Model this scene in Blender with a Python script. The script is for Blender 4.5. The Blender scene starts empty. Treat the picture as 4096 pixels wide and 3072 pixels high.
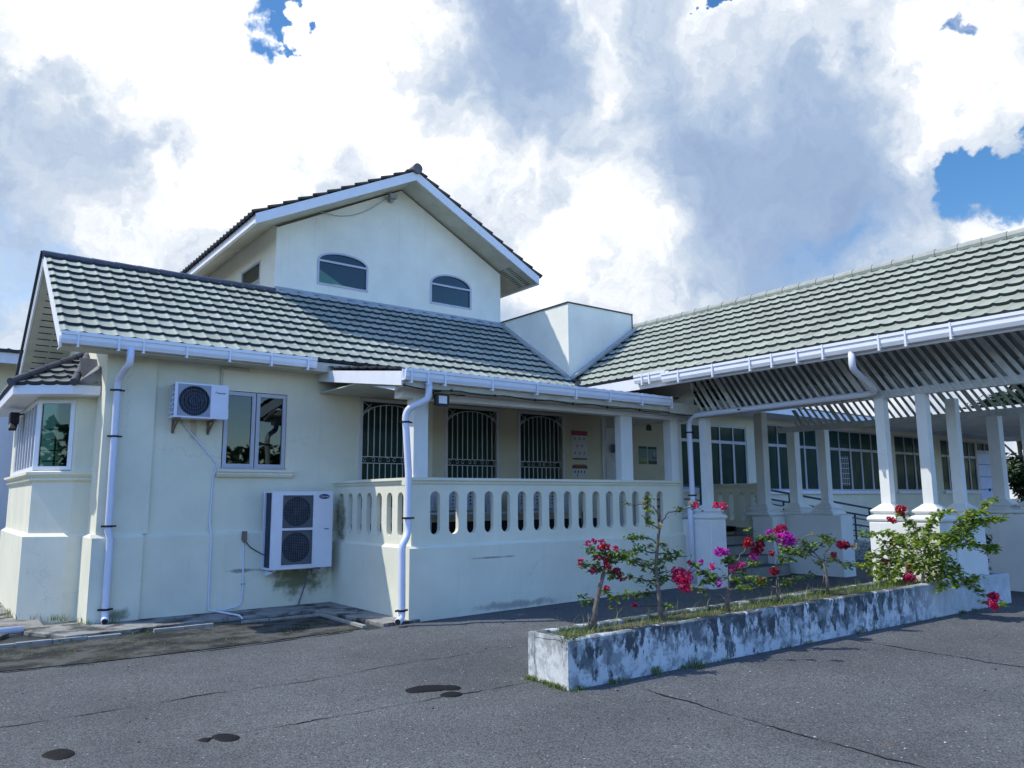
import bpy, bmesh, math, random
from mathutils import Vector, Matrix, noise
R = math.radians
V = Vector
random.seed(11)
SC = bpy.context.scene
COL = SC.collection

# ------------------------------------------------------------------ camera
yaw, pitch, roll = R(52.529), R(8.443), R(-0.385)
fw = V((math.cos(pitch) * math.cos(yaw), math.cos(pitch) * math.sin(yaw), math.sin(pitch)))
rt = fw.cross(V((0, 0, 1))).normalized()
up = rt.cross(fw)
cr, sr = math.cos(roll), math.sin(roll)
rt, up = rt * cr + up * sr, up * cr - rt * sr
cam = bpy.data.cameras.new('camera')
cam.sensor_width = 36.0
cam.lens = 27.2
cam.clip_start = 0.05
cam.clip_end = 3000
co = bpy.data.objects.new('camera', cam)
COL.objects.link(co)
mm = Matrix.Identity(4)
for i in range(3):
    mm[i][0], mm[i][1], mm[i][2] = rt[i], up[i], -fw[i]
mm[2][3] = 1.6
co.matrix_world = mm
SC.camera = co

# ------------------------------------------------------------------ light and exposure
SUN_DIR = V((-1.0, 0.66, 1.65)).normalized()
sl = bpy.data.lights.new('sun', 'SUN')
sl.energy = 3.3
sl.angle = R(0.5)
sl.color = (1.0, 0.97, 0.91)
so = bpy.data.objects.new('sun', sl)
COL.objects.link(so)
so.rotation_euler = SUN_DIR.to_track_quat('Z', 'Y').to_euler()
SC.view_settings.view_transform = 'Standard'
SC.view_settings.look = 'None'
SC.view_settings.gamma = 1.0
SC.view_settings.exposure = 0.36
SC.cycles.max_bounces = 8
SC.cycles.diffuse_bounces = 3
SC.cycles.transparent_max_bounces = 12
SC.cycles.caustics_reflective = False
SC.cycles.caustics_refractive = False


# ------------------------------------------------------------------ node helpers
def N(nt, t, ins=None, **props):
    n = nt.nodes.new(t)
    for k, v in props.items():
        setattr(n, k, v)
    for k, v in (ins or {}).items():
        s = n.inputs[k]
        if isinstance(v, bpy.types.NodeSocket):
            nt.links.new(v, s)
        else:
            s.default_value = v
    return n


def M2(nt, op, a, b=None, c=None, clamp=False):
    ins = {0: a}
    if b is not None:
        ins[1] = b
    if c is not None:
        ins[2] = c
    return N(nt, 'ShaderNodeMath', ins, operation=op, use_clamp=clamp).outputs[0]


def VM(nt, op, a, b):
    n = N(nt, 'ShaderNodeVectorMath', {0: a, 1: b}, operation=op)
    return n.outputs['Value'] if op in ('DOT_PRODUCT', 'DISTANCE') else n.outputs[0]


def sstep(nt, x, lo, hi, a=0.0, b=1.0):
    return N(nt, 'ShaderNodeMapRange', {'Value': x, 'From Min': lo, 'From Max': hi, 'To Min': a, 'To Max': b},
             interpolation_type='SMOOTHSTEP').outputs[0]


def lin(nt, x, lo, hi, a=0.0, b=1.0):
    return N(nt, 'ShaderNodeMapRange', {'Value': x, 'From Min': lo, 'From Max': hi, 'To Min': a, 'To Max': b}).outputs[0]


def mix(nt, f, a, b, mode='MIX'):
    return N(nt, 'ShaderNodeMixRGB', {0: f, 1: a, 2: b}, blend_type=mode).outputs[0]


def nz(nt, vec, scale, detail=4, rough=0.55, col=False):
    n = N(nt, 'ShaderNodeTexNoise', {'Vector': vec, 'Scale': scale, 'Detail': detail, 'Roughness': rough})
    return n.outputs['Color' if col else 0]


def c4(c):
    return (c[0], c[1], c[2], 1.0)


# ------------------------------------------------------------------ sky
WB = [((0.197, 0.848, 0.493), 0.195, 0.75), ((0.314, 0.819, 0.481), 0.1544, 0.55), ((0.356, 0.764, 0.539), 0.1191, 0.5), ((0.446, 0.79, 0.421), 0.0657, 0.5), ((0.42, 0.726, 0.544), 0.0359, 0.3), ((0.108, 0.863, 0.494), 0.0776, 0.4), ((0.503, 0.773, 0.388), 0.0776, 0.25), ((0.489, 0.703, 0.517), 0.1132, -0.75), ((0.53, 0.648, 0.547), 0.0657, -0.3), ((0.353, 0.839, 0.414), 0.0657, -0.55), ((0.297, 0.844, 0.446), 0.0419, -0.15), ((0.222, 0.873, 0.435), 0.0538, -0.3), ((0.059, 0.904, 0.423), 0.1014, -0.5), ((0.103, 0.921, 0.375), 0.0776, -0.3), ((0.182, 0.903, 0.39), 0.0657, -0.3), ((0.234, 0.902, 0.364), 0.0478, 0.4), ((0.103, 0.95, 0.294), 0.0955, 0.12), ((0.252, 0.918, 0.305), 0.1191, -0.1), ((0.61, 0.676, 0.412), 0.1014, 0.35), ((0.68, 0.67, 0.299), 0.1014, 0.3), ((0.625, 0.733, 0.268), 0.0538, 0.25), ((0.58, 0.606, 0.544), 0.0657, 0.5), ((0.698, 0.63, 0.34), 0.0538, 0.2), ((0.721, 0.468, 0.51), 0.0717, 0.5), ((0.711, 0.52, 0.474), 0.0478, 0.2), ((0.82, 0.339, 0.461), 0.0776, 0.5), ((0.831, 0.287, 0.476), 0.0717, 0.35), ((0.764, 0.381, 0.52), 0.0598, 0.1), ((0.785, 0.475, 0.398), 0.1368, -0.45), ((0.709, 0.561, 0.427), 0.1014, -0.35), ((0.762, 0.553, 0.337), 0.1073, -0.25), ((0.854, 0.389, 0.346), 0.1191, -0.35), ((0.836, 0.467, 0.288), 0.0717, -0.15), ((0.869, 0.395, 0.297), 0.0419, 0.2), ((0.905, 0.307, 0.295), 0.0389, 0.75), ((0.84, 0.347, 0.418), 0.0538, 0.2), ((0.645, 0.544, 0.537), 0.0776, -0.1)]
BB = [((0.267, 0.795, 0.545), 0.0371, 1), ((0.285, 0.793, 0.538), 0.0209, 0.6), ((0.889, 0.289, 0.354), 0.0419, 1), ((0.88, 0.295, 0.372), 0.0269, 0.7), ((0.702, 0.459, 0.544), 0.012, 1), ((0.173, 0.827, 0.535), 0.0108, 1), ((0.811, 0.308, 0.497), 0.015, 0.6), ((0.066, 0.969, 0.24), 0.0776, 0.3), ((0.056, 0.954, 0.296), 0.0598, 0.25), ((0.856, 0.451, 0.254), 0.0836, 0.25), ((0.803, 0.491, 0.339), 0.0955, 0.22)]
w = bpy.data.worlds.new('World')
SC.world = w
w.use_nodes = True
nt = w.node_tree
nt.nodes.clear()
tc = N(nt, 'ShaderNodeTexCoord').outputs['Generated']
sky = N(nt, 'ShaderNodeTexSky', sky_type='NISHITA')
sky.sun_disc = False
sky.sun_elevation = math.asin(SUN_DIR.z)
sky.sun_rotation = math.atan2(SUN_DIR.x, SUN_DIR.y)
sky.altitude = 20
sky.dust_density = 0.6
sky.ozone_density = 2.0
n1 = VM(nt, 'SUBTRACT', nz(nt, tc, 4.5, 6, 0.55, True), (0.5, 0.5, 0.5))
n2 = VM(nt, 'SUBTRACT', nz(nt, tc, 17, 5, 0.6, True), (0.5, 0.5, 0.5))
s1 = N(nt, 'ShaderNodeVectorMath', {0: n1, 'Scale': 0.30}, operation='SCALE').outputs[0]
s2 = N(nt, 'ShaderNodeVectorMath', {0: n2, 'Scale': 0.10}, operation='SCALE').outputs[0]
wd = N(nt, 'ShaderNodeVectorMath', {0: VM(nt, 'ADD', VM(nt, 'ADD', tc, s1), s2)}, operation='NORMALIZE').outputs[0]


def blobs(lst, base, soft=1.35, hard=0.35):
    acc = base
    for d, r, wt in lst:
        dv = V(d).normalized()
        dp = VM(nt, 'DOT_PRODUCT', wd, (dv.x, dv.y, dv.z))
        m = sstep(nt, dp, math.cos(r * soft), math.cos(r * hard), 0.0, wt)
        acc = M2(nt, 'ADD', acc, m)
    return acc


fine = nz(nt, wd, 7, 9, 0.62)
mid = nz(nt, tc, 2.6, 6, 0.6)
puff = nz(nt, wd, 15, 6, 0.58)
puff = M2(nt, 'ABSOLUTE', M2(nt, 'SUBTRACT', puff, 0.5))            # billowy creases
base = M2(nt, 'MULTIPLY_ADD', mid, 0.5, 0.20)
base = M2(nt, 'ADD', base, M2(nt, 'MULTIPLY', M2(nt, 'SUBTRACT', fine, 0.5), 1.0))
base = M2(nt, 'ADD', base, M2(nt, 'MULTIPLY_ADD', puff, -1.1, 0.08))
wv = blobs([(d, r, wt * (0.66 if wt > 0 else 0.62)) for d, r, wt in WB], base)
ramp = N(nt, 'ShaderNodeValToRGB', {0: lin(nt, wv, -0.40, 1.10)})
cr_ = ramp.color_ramp
cr_.elements[0].position = 0.0
cr_.elements[0].color = (0.235, 0.325, 0.50, 1)
cr_.elements[1].position = 1.0
cr_.elements[1].color = (1.18, 1.18, 1.18, 1)
for p, c in ((0.25, (0.295, 0.39, 0.555)), (0.42, (0.375, 0.465, 0.605)), (0.57, (0.50, 0.57, 0.67)), (0.70, (0.67, 0.71, 0.77)), (0.82, (0.88, 0.89, 0.91))):
    e = cr_.elements.new(p)
    e.color = c4(c)
bv = blobs(BB, M2(nt, 'MULTIPLY', M2(nt, 'SUBTRACT', fine, 0.56), 1.2), 1.5, 0.5)
rear = sstep(nt, VM(nt, 'DOT_PRODUCT', tc, V((-0.1, -1.0, 0.25)).normalized()), -0.15, 0.4)     # unseen sky behind the camera, cleared and boosted blue to tint the shaded walls
bm_ = M2(nt, 'MAXIMUM', sstep(nt, bv, 0.12, 0.75), M2(nt, 'MULTIPLY', rear, sstep(nt, fine, 0.66, 0.42, 0.9, 1.0)))
blue = N(nt, 'ShaderNodeHueSaturation', {'Saturation': lin(nt, rear, 0, 1, 1.3, 1.3), 'Value': lin(nt, rear, 0, 1, 0.9, 2.0), 'Hue': lin(nt, rear, 0, 1, 0.5, 0.513), 'Color': sky.outputs[0]})
bgs = N(nt, 'ShaderNodeBackground', {'Color': blue.outputs[0], 'Strength': 0.15})
cc = mix(nt, rear, ramp.outputs[0], mix(nt, 1.0, ramp.outputs[0], (0.72, 0.88, 1.12, 1), 'MULTIPLY'))
bgc = N(nt, 'ShaderNodeBackground', {'Color': cc, 'Strength': 1.0})
mx = N(nt, 'ShaderNodeMixShader', {0: bm_, 1: bgc.outputs[0], 2: bgs.outputs[0]})
N(nt, 'ShaderNodeOutputWorld', {'Surface': mx.outputs[0]})


# ------------------------------------------------------------------ materials
def newmat(name):
    m = bpy.data.materials.new(name)
    m.use_nodes = True
    m.node_tree.nodes.clear()
    return m, m.node_tree


def pos(nt):
    return N(nt, 'ShaderNodeNewGeometry').outputs['Position']


def finish(nt, col, rough=0.6, bump=None, bstr=0.3, bdist=0.01, metal=0.0, spec=0.4):
    ins = {'Base Color': col, 'Roughness': rough, 'Metallic': metal, 'Specular IOR Level': spec}
    p = N(nt, 'ShaderNodeBsdfPrincipled', ins)
    if bump is not None:
        b = N(nt, 'ShaderNodeBump', {'Height': bump, 'Strength': bstr, 'Distance': bdist})
        nt.links.new(b.outputs[0], p.inputs['Normal'])
    N(nt, 'ShaderNodeOutputMaterial', {'Surface': p.outputs[0]})
    return p


def simple(name, col, rough=0.55, var=0.12, scale=6, bump=0.0, bscale=120, metal=0.0, spec=0.4, dirt=None):
    m, nt = newmat(name)
    P = pos(nt)
    a = nz(nt, P, scale, 5, 0.6)
    f = lin(nt, a, 0.3, 0.7, 1.0 - var, 1.0 + var)
    c = mix(nt, 1.0, c4(col), N(nt, 'ShaderNodeCombineXYZ', {0: f, 1: f, 2: f}).outputs[0], 'MULTIPLY')
    if dirt:
        d = sstep(nt, nz(nt, P, dirt[1], 8, 0.68), dirt[2], dirt[2] + 0.14)
        c = mix(nt, d, c, c4(dirt[0]))
    b = nz(nt, P, bscale, 3, 0.6) if bump else None
    finish(nt, c, rough, b, bump, 0.004, metal, spec)
    return m


def stucco(name, col, blobs_=(), rough=0.8):
    m, nt = newmat(name)
    P = pos(nt)
    a = nz(nt, P, 1.3, 6, 0.6)
    f = lin(nt, a, 0.3, 0.7, 0.9, 1.06)
    c = mix(nt, 1.0, c4(col), N(nt, 'ShaderNodeCombineXYZ', {0: f, 1: f, 2: f}).outputs[0], 'MULTIPLY')
    # thin vertical rain streaks
    ps = VM(nt, 'MULTIPLY', P, (9.0, 9.0, 0.55))
    st = sstep(nt, nz(nt, ps, 1.0, 6, 0.62), 0.54, 0.76)
    c = mix(nt, M2(nt, 'MULTIPLY', st, 0.13), c, (0.42, 0.40, 0.33, 1))
    fl = sstep(nt, nz(nt, P, 9, 7, 0.7), 0.66, 0.74)
    c = mix(nt, M2(nt, 'MULTIPLY', fl, 0.3), c, (0.40, 0.40, 0.36, 1))
    pw = VM(nt, 'ADD', P, N(nt, 'ShaderNodeVectorMath', {0: VM(nt, 'SUBTRACT', nz(nt, P, 3.0, 6, 0.65, True), (0.5, 0.5, 0.5)), 'Scale': 0.5}, operation='SCALE').outputs[0])
    vo = N(nt, 'ShaderNodeTexVoronoi', {'Vector': pw, 'Scale': 0.55}, feature='DISTANCE_TO_EDGE').outputs[0]
    ck = M2(nt, 'MULTIPLY', sstep(nt, vo, 0.006, 0.001), sstep(nt, nz(nt, P, 0.9, 3, 0.5), 0.50, 0.60, 0, 0.16))
    c = mix(nt, ck, c, (0.20, 0.19, 0.16, 1))
    for ctr, rad, colr, amt in blobs_:
        q = VM(nt, 'DIVIDE', VM(nt, 'SUBTRACT', P, ctr), rad)
        d = VM(nt, 'DISTANCE', q, (0, 0, 0))
        d = M2(nt, 'ADD', d, M2(nt, 'MULTIPLY', M2(nt, 'SUBTRACT', nz(nt, P, 5, 7, 0.65), 0.5), 2.0))
        k = sstep(nt, d, 1.0, 0.25, 0.0, amt)
        c = mix(nt, k, c, c4(colr))
    b = nz(nt, P, 95, 4, 0.65)
    finish(nt, c, rough, b, 0.35, 0.004, 0.0, 0.25)
    return m


MT = {}
MOSS = (0.10, 0.11, 0.035)
MT['wall'] = stucco('cream_stucco', (0.78, 0.75, 0.58), [
    ((4.72, 11.55, 0.42), (0.55, 0.4, 0.30), MOSS, 0.85),
    ((5.24, 11.32, 1.32), (0.3, 0.26, 0.42), MOSS, 0.8),
    ((4.98, 11.5, 0.75), (0.3, 0.3, 0.40), MOSS, 0.55),
    ((3.9, 11.55, 0.60), (0.5, 0.3, 0.035), (0.22, 0.2, 0.16), 0.8),
    ((7.0, 9.09, 0.10), (1.1, 0.3, 0.07), (0.2, 0.2, 0.18), 0.6),
    ((6.6, 9.09, 0.78), (0.5, 0.3, 0.02), (0.2, 0.2, 0.18), 0.8),
    ((2.25, 11.5, 0.12), (0.2, 0.3, 0.12), MOSS, 0.8),
    ((3.1, 11.5, 2.62), (0.07, 0.3, 0.3), (0.36, 0.30, 0.2), 0.5)])
MT['wall_inner'] = stucco('shaded_cream_stucco', (0.60, 0.55, 0.40))  # same cream as the facade, verandah shade put into the colour
MT['column'] = stucco('column_plaster', (0.79, 0.785, 0.72))
MT['upper'] = stucco('upper_plaster', (0.82, 0.80, 0.69))
MT['trim'] = simple('white_paint', (0.76, 0.77, 0.79), 0.45, 0.05, 4)
MT['gutter'] = simple('white_pvc', (0.78, 0.80, 0.84), 0.35, 0.04, 3)
MT['pipe'] = simple('grey_white_pvc', (0.68, 0.70, 0.78), 0.4, 0.05, 3)
MT['soffit'] = simple('soffit_board', (0.55, 0.53, 0.43), 0.7, 0.14, 3, dirt=((0.25, 0.22, 0.16), 5, 0.62))
def tilemat(name, col):
    m, nt = newmat(name)
    P = pos(nt)
    sh = N(nt, 'ShaderNodeAttribute', attribute_name='shade').outputs['Fac']
    f = M2(nt, 'MULTIPLY', lin(nt, sh, 0, 1, 0.86, 1.12), lin(nt, nz(nt, P, 0.9, 5, 0.6), 0.3, 0.7, 0.9, 1.1))
    c = mix(nt, 1.0, c4(col), N(nt, 'ShaderNodeCombineXYZ', {0: f, 1: f, 2: f}).outputs[0], 'MULTIPLY')
    c = mix(nt, sstep(nt, sh, 0.93, 0.99, 0, 0.35), c, (0.20, 0.225, 0.20, 1))
    mo = sstep(nt, nz(nt, P, 9, 8, 0.72), 0.60, 0.72, 0, 0.55)
    mo = M2(nt, 'MULTIPLY', mo, sstep(nt, nz(nt, VM(nt, 'ADD', P, (4, 2, 7)), 0.8, 4, 0.6), 0.42, 0.62))
    c = mix(nt, mo, c, (0.12, 0.13, 0.10, 1))
    gr = sstep(nt, nz(nt, VM(nt, 'MULTIPLY', P, (2.5, 2.5, 1.2)), 1.0, 6, 0.62), 0.52, 0.72, 0, 0.4)
    c = mix(nt, gr, c, (0.22, 0.235, 0.20, 1))
    finish(nt, c, 0.55, nz(nt, P, 60, 3, 0.6), 0.15, 0.004, 0, 0.4)
    return m


MT['tile'] = tilemat('pale_green_tile', (0.335, 0.365, 0.29))
MT['tile_edge'] = simple('tile_edge_dark', (0.035, 0.042, 0.055), 0.7, 0.2, 6)  # dark exposed edge, with the shadow gap under each row painted in
MT['ridge_dark'] = simple('slate_ridge_tile', (0.075, 0.085, 0.11), 0.6, 0.2, 5)
MT['ridge_pale'] = simple('pale_ridge_tile', (0.30, 0.32, 0.29), 0.6, 0.15, 5)
MT['tile_bay'] = tilemat('weathered_grey_tile', (0.20, 0.22, 0.21))
MT['tile_old'] = simple('weathered_tile', (0.16, 0.17, 0.17), 0.55, 0.35, 8, dirt=((0.04, 0.04, 0.04), 7, 0.55))
MT['tile_upper'] = simple('brown_grey_tile', (0.13, 0.12, 0.115), 0.6, 0.2, 6)
MT['flash'] = simple('lead_flashing', (0.33, 0.36, 0.36), 0.5, 0.15, 5)
MT['coping'] = simple('dark_coping', (0.03, 0.028, 0.04), 0.4, 0.1, 5)
MT['alu'] = simple('grey_aluminium', (0.44, 0.45, 0.50), 0.4, 0.05, 4, metal=0.15)
MT['iron_white'] = simple('painted_iron', (0.58, 0.56, 0.55), 0.5, 0.08, 8)
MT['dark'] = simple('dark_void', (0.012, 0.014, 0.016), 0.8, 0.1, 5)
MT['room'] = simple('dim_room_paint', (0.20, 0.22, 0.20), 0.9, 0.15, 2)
MT['black'] = simple('black_plastic', (0.012, 0.012, 0.014), 0.45, 0.1, 5)
MT['steel_dark'] = simple('dark_painted_steel', (0.035, 0.045, 0.075), 0.4, 0.1, 6)
MT['lattice'] = simple('weathered_white_slat', (0.58, 0.59, 0.56), 0.7, 0.15, 8, dirt=((0.3, 0.29, 0.26), 6, 0.6))
MT['under'] = simple('roof_lining', (0.27, 0.275, 0.25), 0.85, 0.2, 2)
MT['ac'] = simple('ac_enamel', (0.72, 0.74, 0.80), 0.4, 0.04, 3)
MT['ac_grille'] = simple('ac_grille_grey', (0.13, 0.15, 0.18), 0.6, 0.1, 8)
MT['ac_shroud'] = simple('ac_shroud_grey', (0.30, 0.32, 0.38), 0.6, 0.1, 8)
MT['ac_dark'] = simple('ac_coil_dark', (0.018, 0.03, 0.055), 0.6, 0.2, 20)
MT['navy'] = simple('navy_enamel', (0.012, 0.02, 0.11), 0.3, 0.05, 4)
MT['red_ink'] = simple('red_print', (0.33, 0.03, 0.05), 0.5, 0.1, 6)
MT['maroon'] = simple('maroon_print', (0.16, 0.03, 0.04), 0.5, 0.1, 6)
MT['paper'] = simple('poster_paper', (0.56, 0.54, 0.52), 0.6, 0.08, 6)
MT['ink_grey'] = simple('grey_print', (0.24, 0.25, 0.27), 0.6, 0.1, 20)
MT['green_d'] = simple('dark_green_print', (0.02, 0.05, 0.025), 0.6, 0.1, 6)
MT['green_p'] = simple('green_print', (0.11, 0.19, 0.10), 0.6, 0.15, 8)
MT['yellow_p'] = simple('yellow_green_print', (0.30, 0.30, 0.06), 0.6, 0.15, 8)
MT['blue_p'] = simple('teal_print', (0.15, 0.24, 0.22), 0.6, 0.15, 8)
MT['rust'] = simple('rusty_bracket', (0.20, 0.15, 0.11), 0.8, 0.3, 30)
MT['bark'] = simple('bark', (0.17, 0.145, 0.12), 0.85, 0.35, 30, 0.6, 60)
MT['twig'] = simple('dark_twig', (0.055, 0.045, 0.04), 0.8, 0.3, 30)
MT['soil'] = simple('soil', (0.10, 0.085, 0.055), 0.95, 0.3, 12, 0.8, 40)
MT['bench'] = simple('bench_steel', (0.45, 0.48, 0.52), 0.4, 0.1, 8, metal=0.3)
MT['door'] = simple('white_door_paint', (0.60, 0.59, 0.56), 0.55, 0.1, 4)
MT['shutter'] = simple('blue_white_shutter', (0.62, 0.68, 0.90), 0.5, 0.06, 6)
MT['tar'] = simple('black_tar', (0.006, 0.006, 0.007), 0.75, 0.3, 30, 0.5, 40, spec=0.2)
MT['crack'] = simple('crack_dark', (0.016, 0.016, 0.017), 0.95, 0.2, 30, spec=0.1)
MT['pebble'] = simple('pale_pebble', (0.36, 0.34, 0.31), 0.8, 0.4, 9)
MT['concrete'] = simple('stained_concrete', (0.25, 0.245, 0.22), 0.85, 0.25, 4, 0.5, 60, dirt=((0.045, 0.047, 0.04), 2.4, 0.47))
MT['drain'] = simple('wet_shaded_drain', (0.02, 0.022, 0.016), 0.4, 0.4, 8)  # wet bed laid flat, the channel's shaded depth put into its dark colour
MT['kerb'] = simple('pale_kerb', (0.30, 0.29, 0.255), 0.85, 0.2, 8, dirt=((0.07, 0.075, 0.05), 6, 0.55))
MT['step'] = simple('step_screed', (0.30, 0.285, 0.24), 0.8, 0.2, 5, 0.3, 80)
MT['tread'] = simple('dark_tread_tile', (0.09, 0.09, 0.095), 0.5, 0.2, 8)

m, nt = newmat('window_glass')
fr = N(nt, 'ShaderNodeFresnel', {'IOR': 1.55}).outputs[0]
tr = N(nt, 'ShaderNodeBsdfTransparent', {'Color': (0.17, 0.31, 0.30, 1)})
gl = N(nt, 'ShaderNodeBsdfGlossy', {'Color': (0.85, 0.95, 0.95, 1), 'Roughness': 0.015})
ms = N(nt, 'ShaderNodeMixShader', {0: M2(nt, 'MULTIPLY', fr, 1.15, clamp=True), 1: tr.outputs[0], 2: gl.outputs[0]})
N(nt, 'ShaderNodeOutputMaterial', {'Surface': ms.outputs[0]})
MT['glass'] = m

m, nt = newmat('green_reflection_glass')
P = pos(nt)
g = nz(nt, VM(nt, 'MULTIPLY', P, (1.6, 1.0, 0.9)), 2.2, 4, 0.6)
c = mix(nt, sstep(nt, g, 0.35, 0.7), (0.014, 0.045, 0.044, 1), (0.026, 0.066, 0.044, 1))  # reflected trees put into the dark glass colour as mottled green
finish(nt, c, 0.12, None, spec=0.06)
MT['glass_green'] = m

m, nt = newmat('lit_tube')
e = N(nt, 'ShaderNodeEmission', {'Color': (1.0, 0.62, 0.08, 1), 'Strength': 3.4})
N(nt, 'ShaderNodeOutputMaterial', {'Surface': e.outputs[0]})
MT['tube'] = m

# asphalt
m, nt = newmat('worn_asphalt')
P = pos(nt)
big = nz(nt, P, 0.55, 6, 0.6)
col = mix(nt, lin(nt, big, 0.32, 0.68), (0.066, 0.071, 0.072, 1), (0.108, 0.114, 0.113, 1))
med = nz(nt, P, 6, 7, 0.66)
col = mix(nt, sstep(nt, med, 0.52, 0.72, 0, 0.55), col, (0.07, 0.066, 0.06, 1))
brown = sstep(nt, nz(nt, VM(nt, 'ADD', P, (31, 7, 0)), 2.4, 6, 0.65), 0.60, 0.75, 0, 0.5)
col = mix(nt, brown, col, (0.115, 0.09, 0.068, 1))
vor = N(nt, 'ShaderNodeTexVoronoi', {'Vector': P, 'Scale': 95.0})
agg = vor.outputs['Color']
sp = N(nt, 'ShaderNodeSeparateColor', {0: agg})
lum = lin(nt, sp.outputs[0], 0, 1, 0.55, 1.5)
col = mix(nt, 1.0, col, N(nt, 'ShaderNodeCombineXYZ', {0: lum, 1: lum, 2: lum}).outputs[0], 'MULTIPLY')
vor2 = N(nt, 'ShaderNodeTexVoronoi', {'Vector': P, 'Scale': 30.0})
sp2 = N(nt, 'ShaderNodeSeparateColor', {0: vor2.outputs['Color']})
spk = M2(nt, 'MULTIPLY', M2(nt, 'GREATER_THAN', sp2.outputs[1], 0.93), M2(nt, 'LESS_THAN', vor2.outputs['Distance'], 0.25))
col = mix(nt, M2(nt, 'MULTIPLY', spk, 0.7), col, (0.33, 0.32, 0.30, 1))
spd = M2(nt, 'MULTIPLY', M2(nt, 'GREATER_THAN', sp2.outputs[0], 0.95), M2(nt, 'LESS_THAN', vor2.outputs['Distance'], 0.3))
col = mix(nt, M2(nt, 'MULTIPLY', spd, 0.8), col, (0.03, 0.03, 0.03, 1))
hb = M2(nt, 'ADD', M2(nt, 'MULTIPLY', vor.outputs['Distance'], -0.6), M2(nt, 'MULTIPLY', nz(nt, P, 40, 4, 0.6), 0.5))
finish(nt, col, 0.85, hb, 0.7, 0.012, 0, 0.3)
MT['asphalt'] = m

# mossy verge
m, nt = newmat('mossy_verge')
P = pos(nt)
a = nz(nt, P, 2.2, 8, 0.68)
col = mix(nt, sstep(nt, a, 0.42, 0.6), (0.028, 0.030, 0.026, 1), (0.10, 0.10, 0.088, 1))
b = nz(nt, VM(nt, 'ADD', P, (9, 3, 0)), 3.1, 8, 0.7)
col = mix(nt, sstep(nt, b, 0.54, 0.66, 0, 0.8), col, (0.04, 0.055, 0.018, 1))
d = nz(nt, P, 34, 5, 0.7)
col = mix(nt, sstep(nt, d, 0.62, 0.7, 0, 0.8), col, (0.30, 0.29, 0.26, 1))
finish(nt, col, 0.9, nz(nt, P, 28, 6, 0.7), 0.9, 0.03, 0, 0.2)
MT['verge'] = m

# planter: whitewash with black algae drips from the rim
m, nt = newmat('stained_whitewash')
P = pos(nt)
a = nz(nt, P, 2.6, 6, 0.6)
col = mix(nt, lin(nt, a, 0.3, 0.7), (0.52, 0.54, 0.53, 1), (0.72, 0.73, 0.71, 1))
sx = N(nt, 'ShaderNodeSeparateXYZ', {0: P})
prot = sstep(nt, sx.outputs[0], 9.6, 10.6, 1.0, 0.12)          # kept dry and clean below the porch roof
endf = sstep(nt, sx.outputs[0], 4.50, 4.60, 0.45, 1.0)
h = lin(nt, sx.outputs[2], 0.05, 0.46, 0.0, 1.0)
drip = nz(nt, VM(nt, 'MULTIPLY', P, (9, 9, 3.6)), 1.0, 7, 0.66)
k = M2(nt, 'ADD', drip, M2(nt, 'MULTIPLY', h, 0.17))
k = sstep(nt, k, 0.545, 0.615)
pt = nz(nt, P, 3.2, 6, 0.68)
k = M2(nt, 'MULTIPLY', k, sstep(nt, pt, 0.30, 0.50))
k = M2(nt, 'MULTIPLY', M2(nt, 'MULTIPLY', k, prot), endf)
col = mix(nt, M2(nt, 'MULTIPLY', k, 0.92), col, (0.028, 0.035, 0.037, 1))
gr = sstep(nt, nz(nt, P, 7, 8, 0.72), 0.46, 0.60, 0, 0.75)
col = mix(nt, M2(nt, 'MULTIPLY', gr, M2(nt, 'MULTIPLY', prot, endf)), col, (0.17, 0.20, 0.20, 1))
mo = sstep(nt, nz(nt, P, 4.5, 7, 0.7), 0.58, 0.68)
mo = M2(nt, 'MULTIPLY', mo, sstep(nt, sx.outputs[2], 0.2, 0.02, 0, 0.8))
col = mix(nt, mo, col, (0.06, 0.085, 0.03, 1))
fk = sstep(nt, nz(nt, P, 26, 6, 0.7), 0.64, 0.70, 0, 0.8)
col = mix(nt, fk, col, (0.10, 0.10, 0.09, 1))
finish(nt, col, 0.9, nz(nt, P, 22, 6, 0.7), 0.6, 0.01, 0, 0.2)
MT['planter'] = m


def leafmat(name, c0, c1, c2, trans=0.35):
    m, nt = newmat(name)
    rnd = N(nt, 'ShaderNodeNewGeometry').outputs['Random Per Island']
    rp = N(nt, 'ShaderNodeValToRGB', {0: rnd})
    rp.color_ramp.elements[0].color = c4(c0)
    rp.color_ramp.elements[1].color = c4(c2)
    e = rp.color_ramp.elements.new(0.55)
    e.color = c4(c1)
    p = N(nt, 'ShaderNodeBsdfPrincipled', {'Base Color': rp.outputs[0], 'Roughness': 0.5, 'Specular IOR Level': 0.35})
    t = N(nt, 'ShaderNodeBsdfTranslucent', {'Color': rp.outputs[0]})
    x = N(nt, 'ShaderNodeMixShader', {0: trans, 1: p.outputs[0], 2: t.outputs[0]})
    N(nt, 'ShaderNodeOutputMaterial', {'Surface': x.outputs[0]})
    return m


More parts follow.
